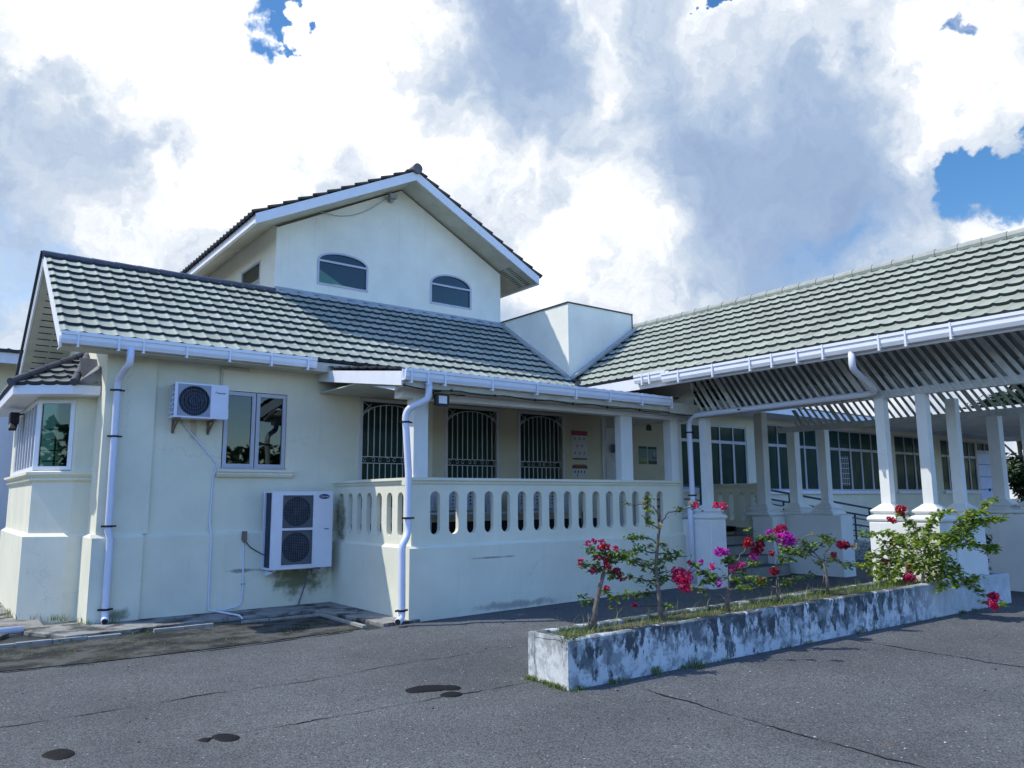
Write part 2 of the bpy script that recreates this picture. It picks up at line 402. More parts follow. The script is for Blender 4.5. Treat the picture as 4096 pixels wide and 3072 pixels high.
MT['leaf'] = leafmat('leaf', (0.045, 0.10, 0.018), (0.11, 0.20, 0.03), (0.25, 0.33, 0.06))
MT['leaf_bush'] = leafmat('leaf_bush', (0.07, 0.15, 0.02), (0.25, 0.38, 0.055), (0.52, 0.58, 0.11), 0.55)
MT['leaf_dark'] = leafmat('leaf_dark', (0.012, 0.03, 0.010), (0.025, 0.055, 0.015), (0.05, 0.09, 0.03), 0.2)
MT['grass'] = leafmat('grass_blade', (0.06, 0.12, 0.02), (0.13, 0.20, 0.04), (0.30, 0.32, 0.13), 0.35)
FLC = {'r': ((0.42, 0.015, 0.03), (0.60, 0.025, 0.05), (0.72, 0.06, 0.10)),
       'c': ((0.40, 0.01, 0.08), (0.55, 0.015, 0.11), (0.70, 0.05, 0.18)),
       'd': ((0.22, 0.01, 0.03), (0.33, 0.015, 0.05), (0.45, 0.03, 0.08)),
       'p': ((0.55, 0.01, 0.09), (0.70, 0.02, 0.14), (0.85, 0.12, 0.25)),
       'm': ((0.45, 0.01, 0.35), (0.65, 0.02, 0.45), (0.80, 0.12, 0.55)),
       'k': ((0.55, 0.02, 0.22), (0.75, 0.05, 0.32), (0.85, 0.2, 0.45)),
       'b': ((0.35, 0.28, 0.16), (0.46, 0.38, 0.22), (0.6, 0.5, 0.3)),
       'o': ((0.40, 0.08, 0.02), (0.5, 0.14, 0.04), (0.6, 0.2, 0.06)),
       'v': ((0.06, 0.01, 0.16), (0.10, 0.02, 0.24), (0.16, 0.05, 0.32))}
for k_, v_ in FLC.items():
    MT['fl_' + k_] = leafmat('bract_' + k_, *v_, trans=0.3)


# ------------------------------------------------------------------ object helpers
def tag(o, label=None, cat=None, group=None, kind=None):
    for k, v in (('label', label), ('category', cat), ('group', group), ('kind', kind)):
        if v:
            o[k] = v
    return o


def thing(name, label, cat, loc=(0, 0, 0), group=None):
    o = bpy.data.objects.new(name, None)
    COL.objects.link(o)
    o.location = loc
    o.empty_display_size = 0.2
    return tag(o, label, cat, group)


def put(name, me, parent):
    o = bpy.data.objects.new(name, me)
    COL.objects.link(o)
    if parent is not None:
        o.parent = parent
        p = V((0, 0, 0))
        q = parent
        while q is not None:
            p += q.location
            q = q.parent
        me.transform(Matrix.Translation(-p))
    return o


class MB:
    """collects polygons (world coordinates) into one mesh"""

    def __init__(self):
        self.v, self.f, self.mi = [], [], []

    def poly(self, pts, mi=0):
        b = len(self.v)
        self.v += [tuple(p) for p in pts]
        self.f.append(list(range(b, b + len(pts))))
        self.mi.append(mi)

    def add(self, vs, fs, mi=0):
        b = len(self.v)
        self.v += [tuple(p) for p in vs]
        for f in fs:
            self.f.append([b + i for i in f])
            self.mi.append(mi)
        return self

    def obox(self, O, a, b, c, mi=0):
        O, a, b, c = V(O), V(a), V(b), V(c)
        if a.cross(b).dot(c) < 0:
            a, b = b, a
        vs = [O, O + a, O + a + b, O + b, O + c, O + a + c, O + a + b + c, O + b + c]
        return self.add(vs, [(3, 2, 1, 0), (4, 5, 6, 7), (0, 1, 5, 4), (1, 2, 6, 5), (2, 3, 7, 6), (3, 0, 4, 7)], mi)

    def box(self, p, q, mi=0):
        return self.obox(p, (q[0] - p[0], 0, 0), (0, q[1] - p[1], 0), (0, 0, q[2] - p[2]), mi)

    def bar(self, a, b, wd, th, upv=(0, 0, 1), mi=0):
        a, b = V(a), V(b)
        d = b - a
        s = d.cross(V(upv)).normalized() * wd
        t = s.cross(d).normalized() * th
        return self.obox(a - s / 2 - t / 2, d, s, t, mi)

    def tube(self, pts, r, n=10, mi=0, caps=True):
        pts = [V(p) for p in pts]
        rs = r if isinstance(r, (list, tuple)) else [r] * len(pts)
        rings = []
        pn = None
        for i, p in enumerate(pts):
            d = (pts[min(i + 1, len(pts) - 1)] - pts[max(i - 1, 0)]).normalized()
            if pn is None:
                pn = d.cross(V((0, 0, 1)))
                if pn.length < 0.05:
                    pn = d.cross(V((1, 0, 0)))
            pn = (pn - d * pn.dot(d)).normalized()
            q = d.cross(pn)
            rings.append([p + (pn * math.cos(2 * math.pi * k / n) + q * math.sin(2 * math.pi * k / n)) * rs[i] for k in range(n)])
        vs = [x for rg in rings for x in rg]
        fs = []
        for i in range(len(pts) - 1):
            for k in range(n):
                a, b = i * n + k, i * n + (k + 1) % n
                fs.append((a, b, b + n, a + n))
        if caps:
            fs.append(tuple(range(n - 1, -1, -1)))
            fs.append(tuple((len(pts) - 1) * n + k for k in range(n)))
        return self.add(vs, fs, mi)

    def prism(self, prof, O, u, v, d, mi=0):
        """closed 2D profile in (u, v) swept along d"""
        O, u, v, d = V(O), V(u), V(v), V(d)
        n = len(prof)
        A = [O + u * a + v * b for a, b in prof]
        vs = A + [p + d for p in A]
        fs = [(i, (i + 1) % n, (i + 1) % n + n, i + n) for i in range(n)]
        fs += [tuple(range(n - 1, -1, -1)), tuple(range(n, 2 * n))]
        return self.add(vs, fs, mi)

    def rings(self, cx, cy, rg, mi=0, ax=None):
        """square rings (half size, z), bottom to top"""
        vs = []
        for h, z in rg:
            hx, hy = h if isinstance(h, (list, tuple)) else (h, h)
            vs += [(cx - hx, cy - hy, z), (cx + hx, cy - hy, z), (cx + hx, cy + hy, z), (cx - hx, cy + hy, z)]
        fs = [(3, 2, 1, 0)]
        for i in range(len(rg) - 1):
            for k in range(4):
                a, b = i * 4 + k, i * 4 + (k + 1) % 4
                fs.append((a, b, b + 4, a + 4))
        e = (len(rg) - 1) * 4
        fs.append((e, e + 1, e + 2, e + 3))
        return self.add(vs, fs, mi)

    def leaf(self, p, d, nrm, L, W, fold=0.25, mi=0):
        d = d.normalized()
        s = d.cross(nrm).normalized()
        u = s.cross(d)
        self.add([p, p + d * L * 0.42 + s * W - u * fold * W * -1, p + d * L, p + d * L * 0.42 - s * W + u * fold * W],
                 [(0, 1, 2), (0, 2, 3)], mi)

    def build(self, name, mats, parent=None, smooth=False, bevel=0.0):
        if not isinstance(mats, (list, tuple)):
            mats = [mats]
        me = bpy.data.meshes.new(name)
        me.from_pydata(self.v, [], self.f)
        for mt in mats:
            me.materials.append(MT[mt])
        me.polygons.foreach_set('material_index', self.mi)
        if smooth:
            me.polygons.foreach_set('use_smooth', [True] * len(self.f))
        me.update()
        o = put(name, me, parent)
        if bevel:
            b = o.modifiers.new('bevel', 'BEVEL')
            b.width = bevel
            b.segments = 2
            b.limit_method = 'ANGLE'
        return o


def panel_mesh(outer, holes, thick, O, u, v):
    """flat sheet with holes; front face in the plane, body behind it"""
    cu = bpy.data.curves.new('outline', 'CURVE')
    cu.dimensions = '2D'
    cu.fill_mode = 'BOTH'
    cu.extrude = thick / 2
    for loop in [outer] + list(holes):
        s = cu.splines.new('POLY')
        s.points.add(len(loop) - 1)
        for p, q in zip(s.points, loop):
            p.co = (q[0], q[1], 0, 1)
        s.use_cyclic_u = True
    o = bpy.data.objects.new('outline', cu)
    COL.objects.link(o)
    me = bpy.data.meshes.new_from_object(o)
    bpy.data.objects.remove(o)
    bpy.data.curves.remove(cu)
    O, u, v = V(O), V(u), V(v)
    w_ = u.cross(v)
    mtx = Matrix.Identity(4)
    for i in range(3):
        mtx[i][0], mtx[i][1], mtx[i][2], mtx[i][3] = u[i], v[i], w_[i], O[i] - w_[i] * thick / 2
    me.transform(mtx)
    return me


def panel(name, outer, holes, thick, O, u, v, mat, parent):
    me = panel_mesh(outer, holes, thick, O, u, v)
    me.name = name
    me.materials.clear()
    me.materials.append(MT[mat])
    for p in me.polygons:
        p.use_smooth = False
        p.material_index = 0
    return put(name, me, parent)


def rect(a, b, c, d):
    return [(a, b), (c, b), (c, d), (a, d)]


def slot(cx, wd, z0, z1, n=7):
    r = wd / 2
    pts = []
    for i in range(n + 1):
        t = math.pi * i / n
        pts.append((cx + r * math.cos(t), z1 - r + r * math.sin(t)))
    for i in range(n + 1):
        t = math.pi + math.pi * i / n
        pts.append((cx + r * math.cos(t), z0 + r + r * math.sin(t)))
    return pts


def text(name, s, size, O, u, v, mat, parent, shear=0.0, depth=0.004, align='CENTER', sx=1.0):
    cu = bpy.data.curves.new(name, 'FONT')
    cu.body = s
    cu.size = size
    cu.shear = shear
    cu.extrude = depth / 2
    cu.align_x = align
    cu.align_y = 'CENTER'
    o = bpy.data.objects.new(name, cu)
    COL.objects.link(o)
    me = bpy.data.meshes.new_from_object(o)
    bpy.data.objects.remove(o)
    bpy.data.curves.remove(cu)
    O, u, v = V(O), V(u), V(v)
    w_ = u.cross(v)
    mtx = Matrix.Identity(4)
    for i in range(3):
        mtx[i][0], mtx[i][1], mtx[i][2], mtx[i][3] = u[i] * sx, v[i], w_[i], O[i] + w_[i] * depth * 0.6
    me.transform(mtx)
    me.materials.clear()
    me.materials.append(MT[mat])
    return put(name, me, parent)


X, Y, Z = V((1, 0, 0)), V((0, 1, 0)), V((0, 0, 1))


def tile_roof(name, O, u, v, L, rng, mats, parent, wave=0.2, row=0.29, amp=0.021, lift=0.042, sub=12, phase=0.0):
    """rows of pan tiles: cusped profile along u, stepped rows along v, lower edges coloured dark for their shadow gap"""
    O, u, v = V(O), V(u), V(v)
    n = u.cross(v)
    if n.z < 0:
        n = -n
    mb = MB()
    keys = []
    k = 0
    va = 0.0
    while va < L - 0.02:
        vb = min(va + row, L)
        jit = random.uniform(-0.003, 0.003)
        a0, a1 = rng(va)
        b0, b1 = rng(vb)
        lo, hi = min(a0, b0), max(a1, b1)
        us = []
        i = math.floor(lo / wave * sub)
        while i / sub * wave < hi:
            us.append(i / sub * wave)
            i += 1
        us.append(hi)
        us[0] = lo
        bot, mid_, top, low = [], [], [], []
        for t in us:
            pr = amp * (2 * abs(((t + phase) / wave) % 1.0 - 0.5)) ** 3.4
            wob = 0.004 * noise.noise(V((t * 1.3, va * 2.0, 3.1)))
            ta = min(max(t, a0), a1)
            tb = min(max(t, b0), b1)
            bot.append(O + u * ta + v * va + n * (lift + jit + pr + wob))
            low.append(O + u * ta + v * (va + 0.004) + n * (pr - 0.012))
            top.append(O + u * tb + v * vb + n * (pr + wob * 0.5))
        m_ = len(us)
        fs = [(i, i + 1, i + 1 + m_, i + m_) for i in range(m_ - 1)]
        tk = [(k, math.floor(((us[i] + us[i + 1]) / 2 + phase) / wave)) for i in range(m_ - 1)]
        keys += tk + tk
        mb.add(bot + top, fs, 0)
        mb.add(low + bot, [(i, i + 1, i + 1 + m_, i + m_) for i in range(m_ - 1)], 1)
        va = vb
        k += 1
    o = mb.build(name, mats, parent)
    at = o.data.attributes.new('shade', 'FLOAT', 'FACE')
    rs = {}
    vals = []
    for kk in keys:
        if kk not in rs:
            rs[kk] = random.random()
        vals.append(rs[kk])
    at.data.foreach_set('value', vals)
    return o


def ridge(name, a, b, r, mat, parent, step=0.34, squash=0.8):
    a, b = V(a), V(b)
    d = (b - a)
    L = d.length
    d.normalize()
    mb = MB()
    k = 0.0
    while k < L - 0.01:
        e = min(k + step + 0.03, L)
        mb.tube([a + d * k, a + d * (k + 0.03), a + d * e], [r * 1.06, r * 1.04, r * 0.93], 12)
        k += step
    return mb.build(name, mat, parent, smooth=False)


def gutter(name, a, b, out, mat, parent, h=0.155, wd=0.12, brackets=(), lipc=0.0):
    """box eaves gutter from a to b (inner top edge line), out = outward unit vector"""
    a, b, out = V(a), V(b), V(out)
    prof = [(0, 0), (0, -h), (wd * 0.78, -h), (wd * 0.97, -h + 0.05), (wd * 0.97, -0.045), (wd + 0.012, -0.04),
            (wd + 0.012, 0), (wd - 0.012, 0), (wd - 0.012, -0.02), (wd * 0.8, -0.03), (wd * 0.72, -h + 0.02), (0.02, -h + 0.02), (0.02, 0)]
    mb = MB().prism(prof, a, out, Z, b - a)
    d = (b - a).normalized()
    for t in brackets:
        p = a + d * t
        mb.obox(p + out * (wd + 0.012) - Z * (h + 0.03) - d * 0.011, d * 0.022, out * 0.008, Z * (h + 0.036))
        mb.obox(p - Z * (h + 0.03) - d * 0.011, d * 0.022, out * (wd + 0.012), Z * 0.012)
        mb.obox(p + out * (wd * 0.9) - Z * (h + 0.045) - d * 0.016, d * 0.032, out * 0.03, Z * 0.02)
    return mb.build(name, mat, parent)


# ================================================================== ground
def gz(x):
    return 0.0125 * min(max(x - 4.5, 0.0), 8.0)


mb = MB()
xs = [-400, 4.5, 12.5, 400]
for i in range(3):
    mb.poly([(xs[i], -400, gz(xs[i])), (xs[i + 1], -400, gz(xs[i + 1])), (xs[i + 1], 400, gz(xs[i + 1])), (xs[i], 400, gz(xs[i]))])
tag(mb.build('asphalt_ground', 'asphalt'), kind='structure')


def ribbon(pts, w0, name, mat, z=0.004, jag=0.02, seg=0.05):
    """thin irregular strip lying on the asphalt"""
    L_, R_ = [], []
    acc = 0.0
    for i in range(len(pts) - 1):
        a, b = V(pts[i] + (0,)), V(pts[i + 1] + (0,))
        d = (b - a)
        n_ = max(1, int(d.length / seg))
        s = V((-d.y, d.x, 0)).normalized()
        for k in range(n_):
            p = a + d * (k / n_)
            o = noise.noise(p * 3.1) * jag * 2 + noise.noise(p * 13.0) * jag
            ww = w0 * 0.8 * max(0.06, 0.45 + 1.25 * noise.noise(p * 2.3 + V((5, 1, 0))) + 0.5 * noise.noise(p * 9.0))
            c = p + s * o
            L_.append(c + s * ww)
            R_.append(c - s * ww)
    mb = MB()
    for q in L_ + R_:
        q.z = gz(q.x) + z
    n_ = len(L_)
    mb.add(R_ + L_, [(i, i + 1, i + 1 + n_, i + n_) for i in range(n_ - 1)])
    return tag(mb.build(name, mat), kind='structure')


ribbon([(-3, 6.9), (0.63, 6.886), (1.4, 6.872), (2.14, 6.93), (2.8, 6.855), (3.96, 6.965), (5.5, 6.915), (7.6, 6.9)], 0.011, 'asphalt_crack', 'crack')
ribbon([(1.66, 5.67), (2.16, 5.63)], 0.03, 'asphalt_crack', 'crack', jag=0.03)
ribbon([(2.16, 5.63), (2.6, 5.64), (3.2, 5.6), (3.78, 5.61), (4.5, 5.585)], 0.010, 'asphalt_crack', 'crack')
ribbon([(5.06, 4.83), (4.99, 4.38), (4.94, 4.06), (4.95, 3.72), (4.92, 3.44), (4.89, 3.15), (4.925, 2.84), (4.886, 2.66), (4.89, 2.2)], 0.013, 'asphalt_crack', 'crack')
ribbon([(8.29, 4.69), (8.27, 4.3), (8.21, 3.68), (8.18, 3.34), (8.2, 3.0), (8.2, 2.5)], 0.016, 'asphalt_crack', 'crack')
ribbon([(-3.0, 9.0), (0.79, 9.03), (1.57, 8.90), (2.54, 8.88), (3.68, 8.95), (4.48, 9.03)], 0.022, 'asphalt_crack', 'crack', jag=0.015)
ribbon([(5.4, 9.05), (7.0, 9.06), (8.8, 9.065), (10.3, 9.07)], 0.012, 'asphalt_crack', 'crack', jag=0.012)

# mossy strip, drain and apron beside the building
def sheet(name, pts, z, mat, fine=0.0):
    mb = MB()
    mb.poly([(p[0], p[1], z) for p in pts])
    return tag(mb.build(name, mat), kind='structure')


sheet('mossy_verge', [(-8, 9.06), (0.79, 9.09), (1.57, 8.97), (2.54, 8.95), (3.68, 9.02), (4.6, 9.1), (4.62, 10.44), (3.5, 10.5), (1.3, 10.5), (-8, 10.5)], 0.008, 'verge')
sheet('drain_channel', [(-8, 10.4), (4.6, 10.4), (4.6, 8.98), (5.3, 8.98), (5.3, 11.6), (-8, 11.6)], 0.004, 'drain')
mb = MB()
for i in range(24):
    x0 = -4 + i * 0.36
    if random.random() < 0.2 or x0 > 4.5:
        continue
    mb.box((x0, 10.47 + random.uniform(-.012, .012), 0.0), (x0 + 0.35, 10.535, 0.03 + random.uniform(0, .018)))
mb.box((4.62, 9.15, 0.0), (4.68, 10.50, 0.035))
tag(mb.build('drain_kerb', 'kerb'), kind='structure')
mb = MB()
mb.prism([(1.55, 10.62), (2.5, 10.68), (3.3, 10.82), (4.62, 10.78), (4.72, 10.70), (4.86, 9.05), (5.4, 9.05), (5.4, 11.7), (1.50, 11.7), (1.2, 11.72), (1.2, 11.3)], (0, 0, 0.003), X, Y, (0, 0, 0.045))
mb.prism([(-8, 11.72), (1.45, 11.74), (1.5, 13), (1.5, 18), (-8, 18)], (0, 0, 0.003), X, Y, (0, 0, 0.04))
mb.prism([(-8, 11.1), (0.95, 11.1), (1.05, 11.3), (0.9, 11.35), (-8, 11.35)], (0, 0, 0.003), X, Y, (0, 0, 0.05))
tag(mb.build('concrete_apron', 'concrete', bevel=0.006), kind='structure')
t = thing('drain_pipe_stub', 'short grey pipe lying across the open drain beside the bay window', 'pipe', (0.95, 11.45, 0.04))
MB().tube([(-0.6, 11.5, 0.05), (1.2, 11.42, 0.06)], 0.045, 10).build('pipe_tube', 'pipe', t, smooth=True)

# ================================================================== main building
B = thing('clinic_building', 'white single storey building with pale green tiled roof and a gabled upper block', 'building', (6.0, 12.0, 0.0))

WY = 11.55      # face of the main wall
AX = (3.506, 2.07, 4.465, 3.215)
G = [(5.695, 1.42, 6.88, 3.258), (7.345, 1.42, 8.525, 3.258), (8.975, 1.42, 10.135, 3.258)]
DOOR = (11.16, 1.0, 12.04, 3.22)
FW = [(13.52, 1.80, 16.08, 3.30), (16.80, 1.76, 19.2, 3.44), (19.72, 1.76, 22.62, 3.44), (23.38, 1.76, 25.9, 3.44), (26.4, 1.76, 29.05, 3.44)]
FD = (29.12, 0.45, 30.45, 3.46)
holes = [rect(*AX)] + [rect(*g) for g in G] + [rect(*DOOR)] + [rect(*g) for g in FW] + [rect(*FD)]
panel('wall', rect(1.95, 0.0, 7.1, 3.64), holes[:2], 0.18, (0, WY, 0), X, Z, 'wall', B)
panel('verandah_wall', rect(7.1, 0.0, 13.30, 3.64), holes[2:5], 0.18, (0, WY, 0), X, Z, 'wall_inner', B)
panel('wall', rect(13.30, 0.0, 31.2, 3.64), holes[5:], 0.18, (0, WY, 0), X, Z, 'wall', B)
# gable end wall (left) and gable triangle
panel('gable_wall', [(-WY - 0.18, 0.0), (-WY - 0.18, 3.60), (-13.6, 5.28), (-16.2, 3.6), (-16.2, 0.0)], [], 0.18, (1.95, 0, 0), -Y, Z, 'wall', B)
# rooms behind the openings
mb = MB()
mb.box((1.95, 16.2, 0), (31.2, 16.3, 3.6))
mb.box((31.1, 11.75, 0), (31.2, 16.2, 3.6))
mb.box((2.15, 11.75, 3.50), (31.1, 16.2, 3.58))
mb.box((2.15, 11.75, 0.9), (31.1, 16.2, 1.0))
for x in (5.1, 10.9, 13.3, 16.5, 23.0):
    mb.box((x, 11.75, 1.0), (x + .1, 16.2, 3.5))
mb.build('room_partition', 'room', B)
# plinth with sloping top, corner pilaster, panel frame round the AC window
mb = MB()
pr = [(0, 0), (0.07, 0), (0.07, 1.125), (0.0, 1.165)]
mb.prism([(a, b) for a, b in pr], (2.50, WY, 0), -Y, Z, (2.8, 0, 0))
mb.prism([(0, 0), (0.115, 0), (0.115, 1.125), (0.045, 1.175), (0, 1.175)], (1.88, WY, 0), -Y, Z, (0.62, 0, 0))
mb.prism([(0, 0), (0.07, 0), (0.07, 1.125), (0.0, 1.165)], (1.95, 11.551, 0), -X, Z, (0, 0.68, 0))
mb.build('plinth', 'wall', B)
mb = MB()
mb.box((1.93, WY - 0.045, 1.165), (2.56, WY, 3.6))
mb.build('pilaster', 'wall', B)

# verandah ------------------------------------------------------------
VY, VX, VE = 9.14, 5.30, 10.75
sl_ = [5.67 + i * 0.3016 for i in range(16)]
sl_ = [slot(x, 0.158, 1.125, 1.712) for x in sl_]
panel('balustrade', rect(VX, 0.98, VE, 1.80), sl_, 0.07, (0, VY, 0), X, Z, 'wall', B)
side = [11.31 - i * 0.3115 for i in range(7)]
panel('balustrade', rect(-11.55, 0.98, -(VY + 0.07), 1.80), [slot(-y, 0.16, 1.10, 1.70) for y in side], 0.07, (VX, 0, 0), -Y, Z, 'wall', B)
# east balustrade of the landing
panel('balustrade', rect(-10.9, 0.98, -9.62, 1.80), [slot(-10.05, 0.12, 1.12, 1.70), slot(-9.78, 0.12, 1.12, 1.70), slot(-10.32, 0.12, 1.12, 1.70), slot(-10.6, 0.12, 1.12, 1.70)], 0.15, (13.72, 0, 0), -Y, Z, 'wall', B)
mb = MB()
rail = [(-0.15 - 0.05, 0), (0.0, 0), (0.02, 0.03), (0.02, 0.045), (0.045, 0.065), (0.045, 0.10), (-0.195, 0.10), (-0.195, 0.065)]
MB().prism(rail, (VX - 0.045, VY, 1.795), -Y, Z, (VE - VX + 0.045, 0, 0)).build('balustrade_rail', 'wall', B)
MB().prism(rail, (VX, VY + 0.2, 1.795), -X, Z, (0, 11.55 - VY - 0.2, 0)).build('balustrade_rail', 'wall', B)
MB().prism(rail, (13.72, 9.62, 1.785), -X, Z, (0, 1.3, 0)).build('balustrade_rail', 'wall', B)
mb = MB()
pl = [(-0.12, 0.99), (0.0, 0.99), (0.055, 0.955), (0.055, -0.05), (-0.12, -0.05)]
mb.prism(pl, (VX - 0.055, VY, 0), -Y, Z, (VE - VX + 0.055, 0, 0))
mb.prism(pl, (VX, VY + 0.12, 0), -X, Z, (0, 11.55 - VY - 0.12, 0))
mb.build('verandah_base_wall', 'wall', B)
mb = MB()
mb.box((VX + .13, VY + .13, 0.9), (10.9, WY - 0.01, 1.0))
mb.box((10.9, 10.2, 0.9), (13.7, WY - 0.01, 1.0))
mb.build('verandah_floor', 'tread', B)
for x, y, hx, hy, nm in ((5.425, 9.22, 0.115, 0.095, 'post'), (9.445, 9.23, 0.135, 0.075, 'post'), (10.65, 9.24, 0.10, 0.09, 'post')):
    MB().box((x - hx, y - hy, 1.895), (x + hx, y + hy, 2.98)).build('verandah_post', 'column', B, bevel=0.008)
mb = MB()
mb.box((5.12, 9.13, 2.97), (10.95, 9.33, 3.13))
mb.build('verandah_beam', 'column', B)
mb = MB()
mb.box((4.99, 8.87, 3.10), (10.2, 9.129, 3.12))
mb.box((4.99, 9.331, 3.275), (10.9, WY - 0.01, 3.29))
mb.build('verandah_soffit', 'soffit', B)
mb = MB()
mb.box((4.99, 8.835, 3.07), (10.93, 8.87, 3.20))
mb.box((10.15, 8.80, 3.04), (10.93, 8.83, 3.22))
mb.build('verandah_fascia', 'soffit', B)
mb = MB()
mb.prism([(-11.62, 3.48), (-11.62, 3.655), (-8.85, 3.275), (-8.85, 3.085)], (4.955, 0, 0), -Y, Z, (0.03, 0, 0))
mb.prism([(-9.72, 3.18), (-9.09, 3.10), (-9.09, 3.06), (-9.1, 3.05)], (4.99, 0, 0), -Y, Z, (0.04, 0, 0))
mb.build('barge_board', 'trim', B)
vs = math.hypot(2.55, 0.36)
tile_roof('verandah_roof', (4.93, 8.93, 3.315), X, V((0, 2.55, 0.36)) / vs, vs, lambda v: (0.0, 5.6), ['tile_old', 'tile_edge'], B, amp=0.02, lift=0.018)
gutter('verandah_gutter', (4.955, 8.84, 3.30), (10.13, 8.84, 3.30), -Y, 'gutter', B, h=0.15, wd=0.11,
       brackets=[0.08, 0.33, 0.6, 1.39, 2.2, 2.97, 3.69, 4.43, 5.16])
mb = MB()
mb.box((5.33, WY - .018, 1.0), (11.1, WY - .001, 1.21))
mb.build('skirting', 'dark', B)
mb = MB()   # steps up to the verandah
for i in range(5):
    mb.box((11.19, 9.0 + 0.3 * i, 0.0), (13.72 - 0.02 * i, 10.35, 0.30 + 0.175 * i))
mb.build('steps', 'step', B)
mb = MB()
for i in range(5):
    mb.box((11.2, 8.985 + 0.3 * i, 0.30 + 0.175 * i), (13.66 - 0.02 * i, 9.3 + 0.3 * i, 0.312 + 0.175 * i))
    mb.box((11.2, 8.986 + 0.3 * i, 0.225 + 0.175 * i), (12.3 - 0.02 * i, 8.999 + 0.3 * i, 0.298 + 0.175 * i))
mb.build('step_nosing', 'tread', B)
mb = MB()   # infill between verandah beam and the porch roof
mb.box((10.97, 9.02, 3.0), (11.05, 11.2, 3.95))
mb.build('infill_wall', 'column', B)
mb = MB()   # long ramp beside the steps
mb.prism([(13.8, 0.1), (13.8, 1.0), (14.6, 1.0), (21.5, 0.14), (21.5, 0.1)], (0, 9.95, 0), X, Z, (0, 1.5, 0))
mb.build('ramp', 'step', B)

# roofs ---------------------------------------------------------------
SLP = V((0, 2.50, 1.667)).normalized()
LF = math.hypot(2.5, 1.667)
cs = SLP.y


def rng_front(v):
    return 1.30, 10.05 + v * cs


tile_roof('roof', (0, 11.10, 3.72), X, SLP, LF, rng_front, ['tile', 'tile_edge'], B, phase=0.04)
mb = MB()   # rear slope and timber lining
mb.poly([(1.30, 13.6, 5.40), (12.6, 13.6, 5.40), (12.6, 16.25, 3.63), (1.30, 16.25, 3.63)])
mb.build('rear_roof', 'tile_old', B)
mb = MB()
mb.poly([(1.34, 11.12, 3.66), (10.0, 11.12, 3.66), (12.45, 13.6, 5.32), (1.34, 13.6, 5.32)])
mb.poly([(1.34, 13.6, 5.32), (12.5, 13.6, 5.32), (12.5, 16.2, 3.58), (1.34, 16.2, 3.58)])
mb.build('roof_lining', 'soffit', B)
ridge('ridge_cap', (1.27, 13.6, 5.40), (10.0, 13.6, 5.405), 0.065, 'ridge_dark', B)
# gable trims and sloping soffits with slits
mb = MB()
for s, y0 in ((1, 11.03), (-1, 16.2)):
    e = V((0, 13.6 - y0, 5.30 - (5.30 - abs(13.6 - y0) * 0.667)))
    p = V((1.285, y0, 5.37 - abs(13.6 - y0) * 0.667))
    d = V((0, 13.6 - y0, abs(13.6 - y0) * 0.667))
    mb.obox(p - Z * 0.13, d, X * 0.03, Z * 0.15)
mb.build('barge_board', 'trim', B)
mb = MB()
for y0 in (11.10, 16.15):
    p = V((1.32, y0, 5.235 - abs(13.6 - y0) * 0.667))
    d = V((0, 13.6 - y0, abs(13.6 - y0) * 0.667))
    mb.obox(p, d, X * 0.64, Z * 0.02, 0)
    L = d.length
    dn = d.normalized()
    for k in range(16):
        q = p + dn * (0.35 + k * 0.15)
        for x in (0.10, 0.33):
            mb.obox(q + X * x - Z * 0.003, dn * 0.02, X * 0.2, Z * 0.003, 1)
mb.build('gable_soffit', ['soffit', 'dark'], B)
mb = MB()
mb.box((1.33, 11.13, 3.575), (4.95, WY - 0.002, 3.595))
mb.box((1.33, 11.11, 3.56), (10.0, 11.14, 3.70))
mb.build('eaves_soffit', 'soffit', B)
gutter('gutter', (1.30, 11.10, 3.735), (4.70, 11.10, 3.735), -Y, 'gutter', B, h=0.15, wd=0.11,
       brackets=[0.19, 0.66, 0.96, 1.51, 2.09, 2.69, 3.25])

mb = MB()
mb.obox((1.24, 16.22, 3.66), V((0, -2.62, 1.747)), X * 0.04, Z * 0.05)
mb.build('verge_tile', 'tile_edge', B)

# upper gabled block --------------------------------------------------
UX0, UX1, UY = 4.94, 10.11, 13.6
arch = lambda x0, x1, zb, zs, rise: [(x1, zb)] + [((x0 + x1) / 2 + (x1 - x0) / 2 * math.cos(math.pi * i / 14), zs + rise * math.sin(math.pi * i / 14)) for i in range(15)] + [(x0, zb)]
W1, W2 = (5.76, 6.82, 5.68, 6.165, 0.20), (8.27, 9.315, 5.68, 6.12, 0.25)
panel('upper_wall', [(UX0, 5.0), (UX1, 5.0), (UX1, 6.62), (7.55, 7.98), (UX0, 6.62)], [arch(*W1), arch(*W2)], 0.16, (0, UY, 0), X, Z, 'upper', B)
panel('upper_side_wall', rect(-19.0, 3.6, -UY - 0.16, 6.7), [rect(-15.5, 5.70, -14.40, 6.20)], 0.16, (UX0, 0, 0), -Y, Z, 'upper', B)
panel('upper_side_wall', rect(-19.0, 3.6, -UY - 0.16, 6.7), [], 0.16, (UX1 - 0.16, 0, 0), -Y, Z, 'upper', B)
mb = MB()
mb.box((5.11, 13.77, 5.0), (9.94, 18.9, 5.05))
mb.box((5.11, 18.8, 5.0), (9.94, 18.9, 6.5))
mb.build('upper_room', 'room', B)
MB().tube([(6.50, 14.5, 5.985), (7.22, 14.5, 5.955)], 0.026, 8).build('lamp_tube', 'tube', B)
RP = (7.555, 8.205)
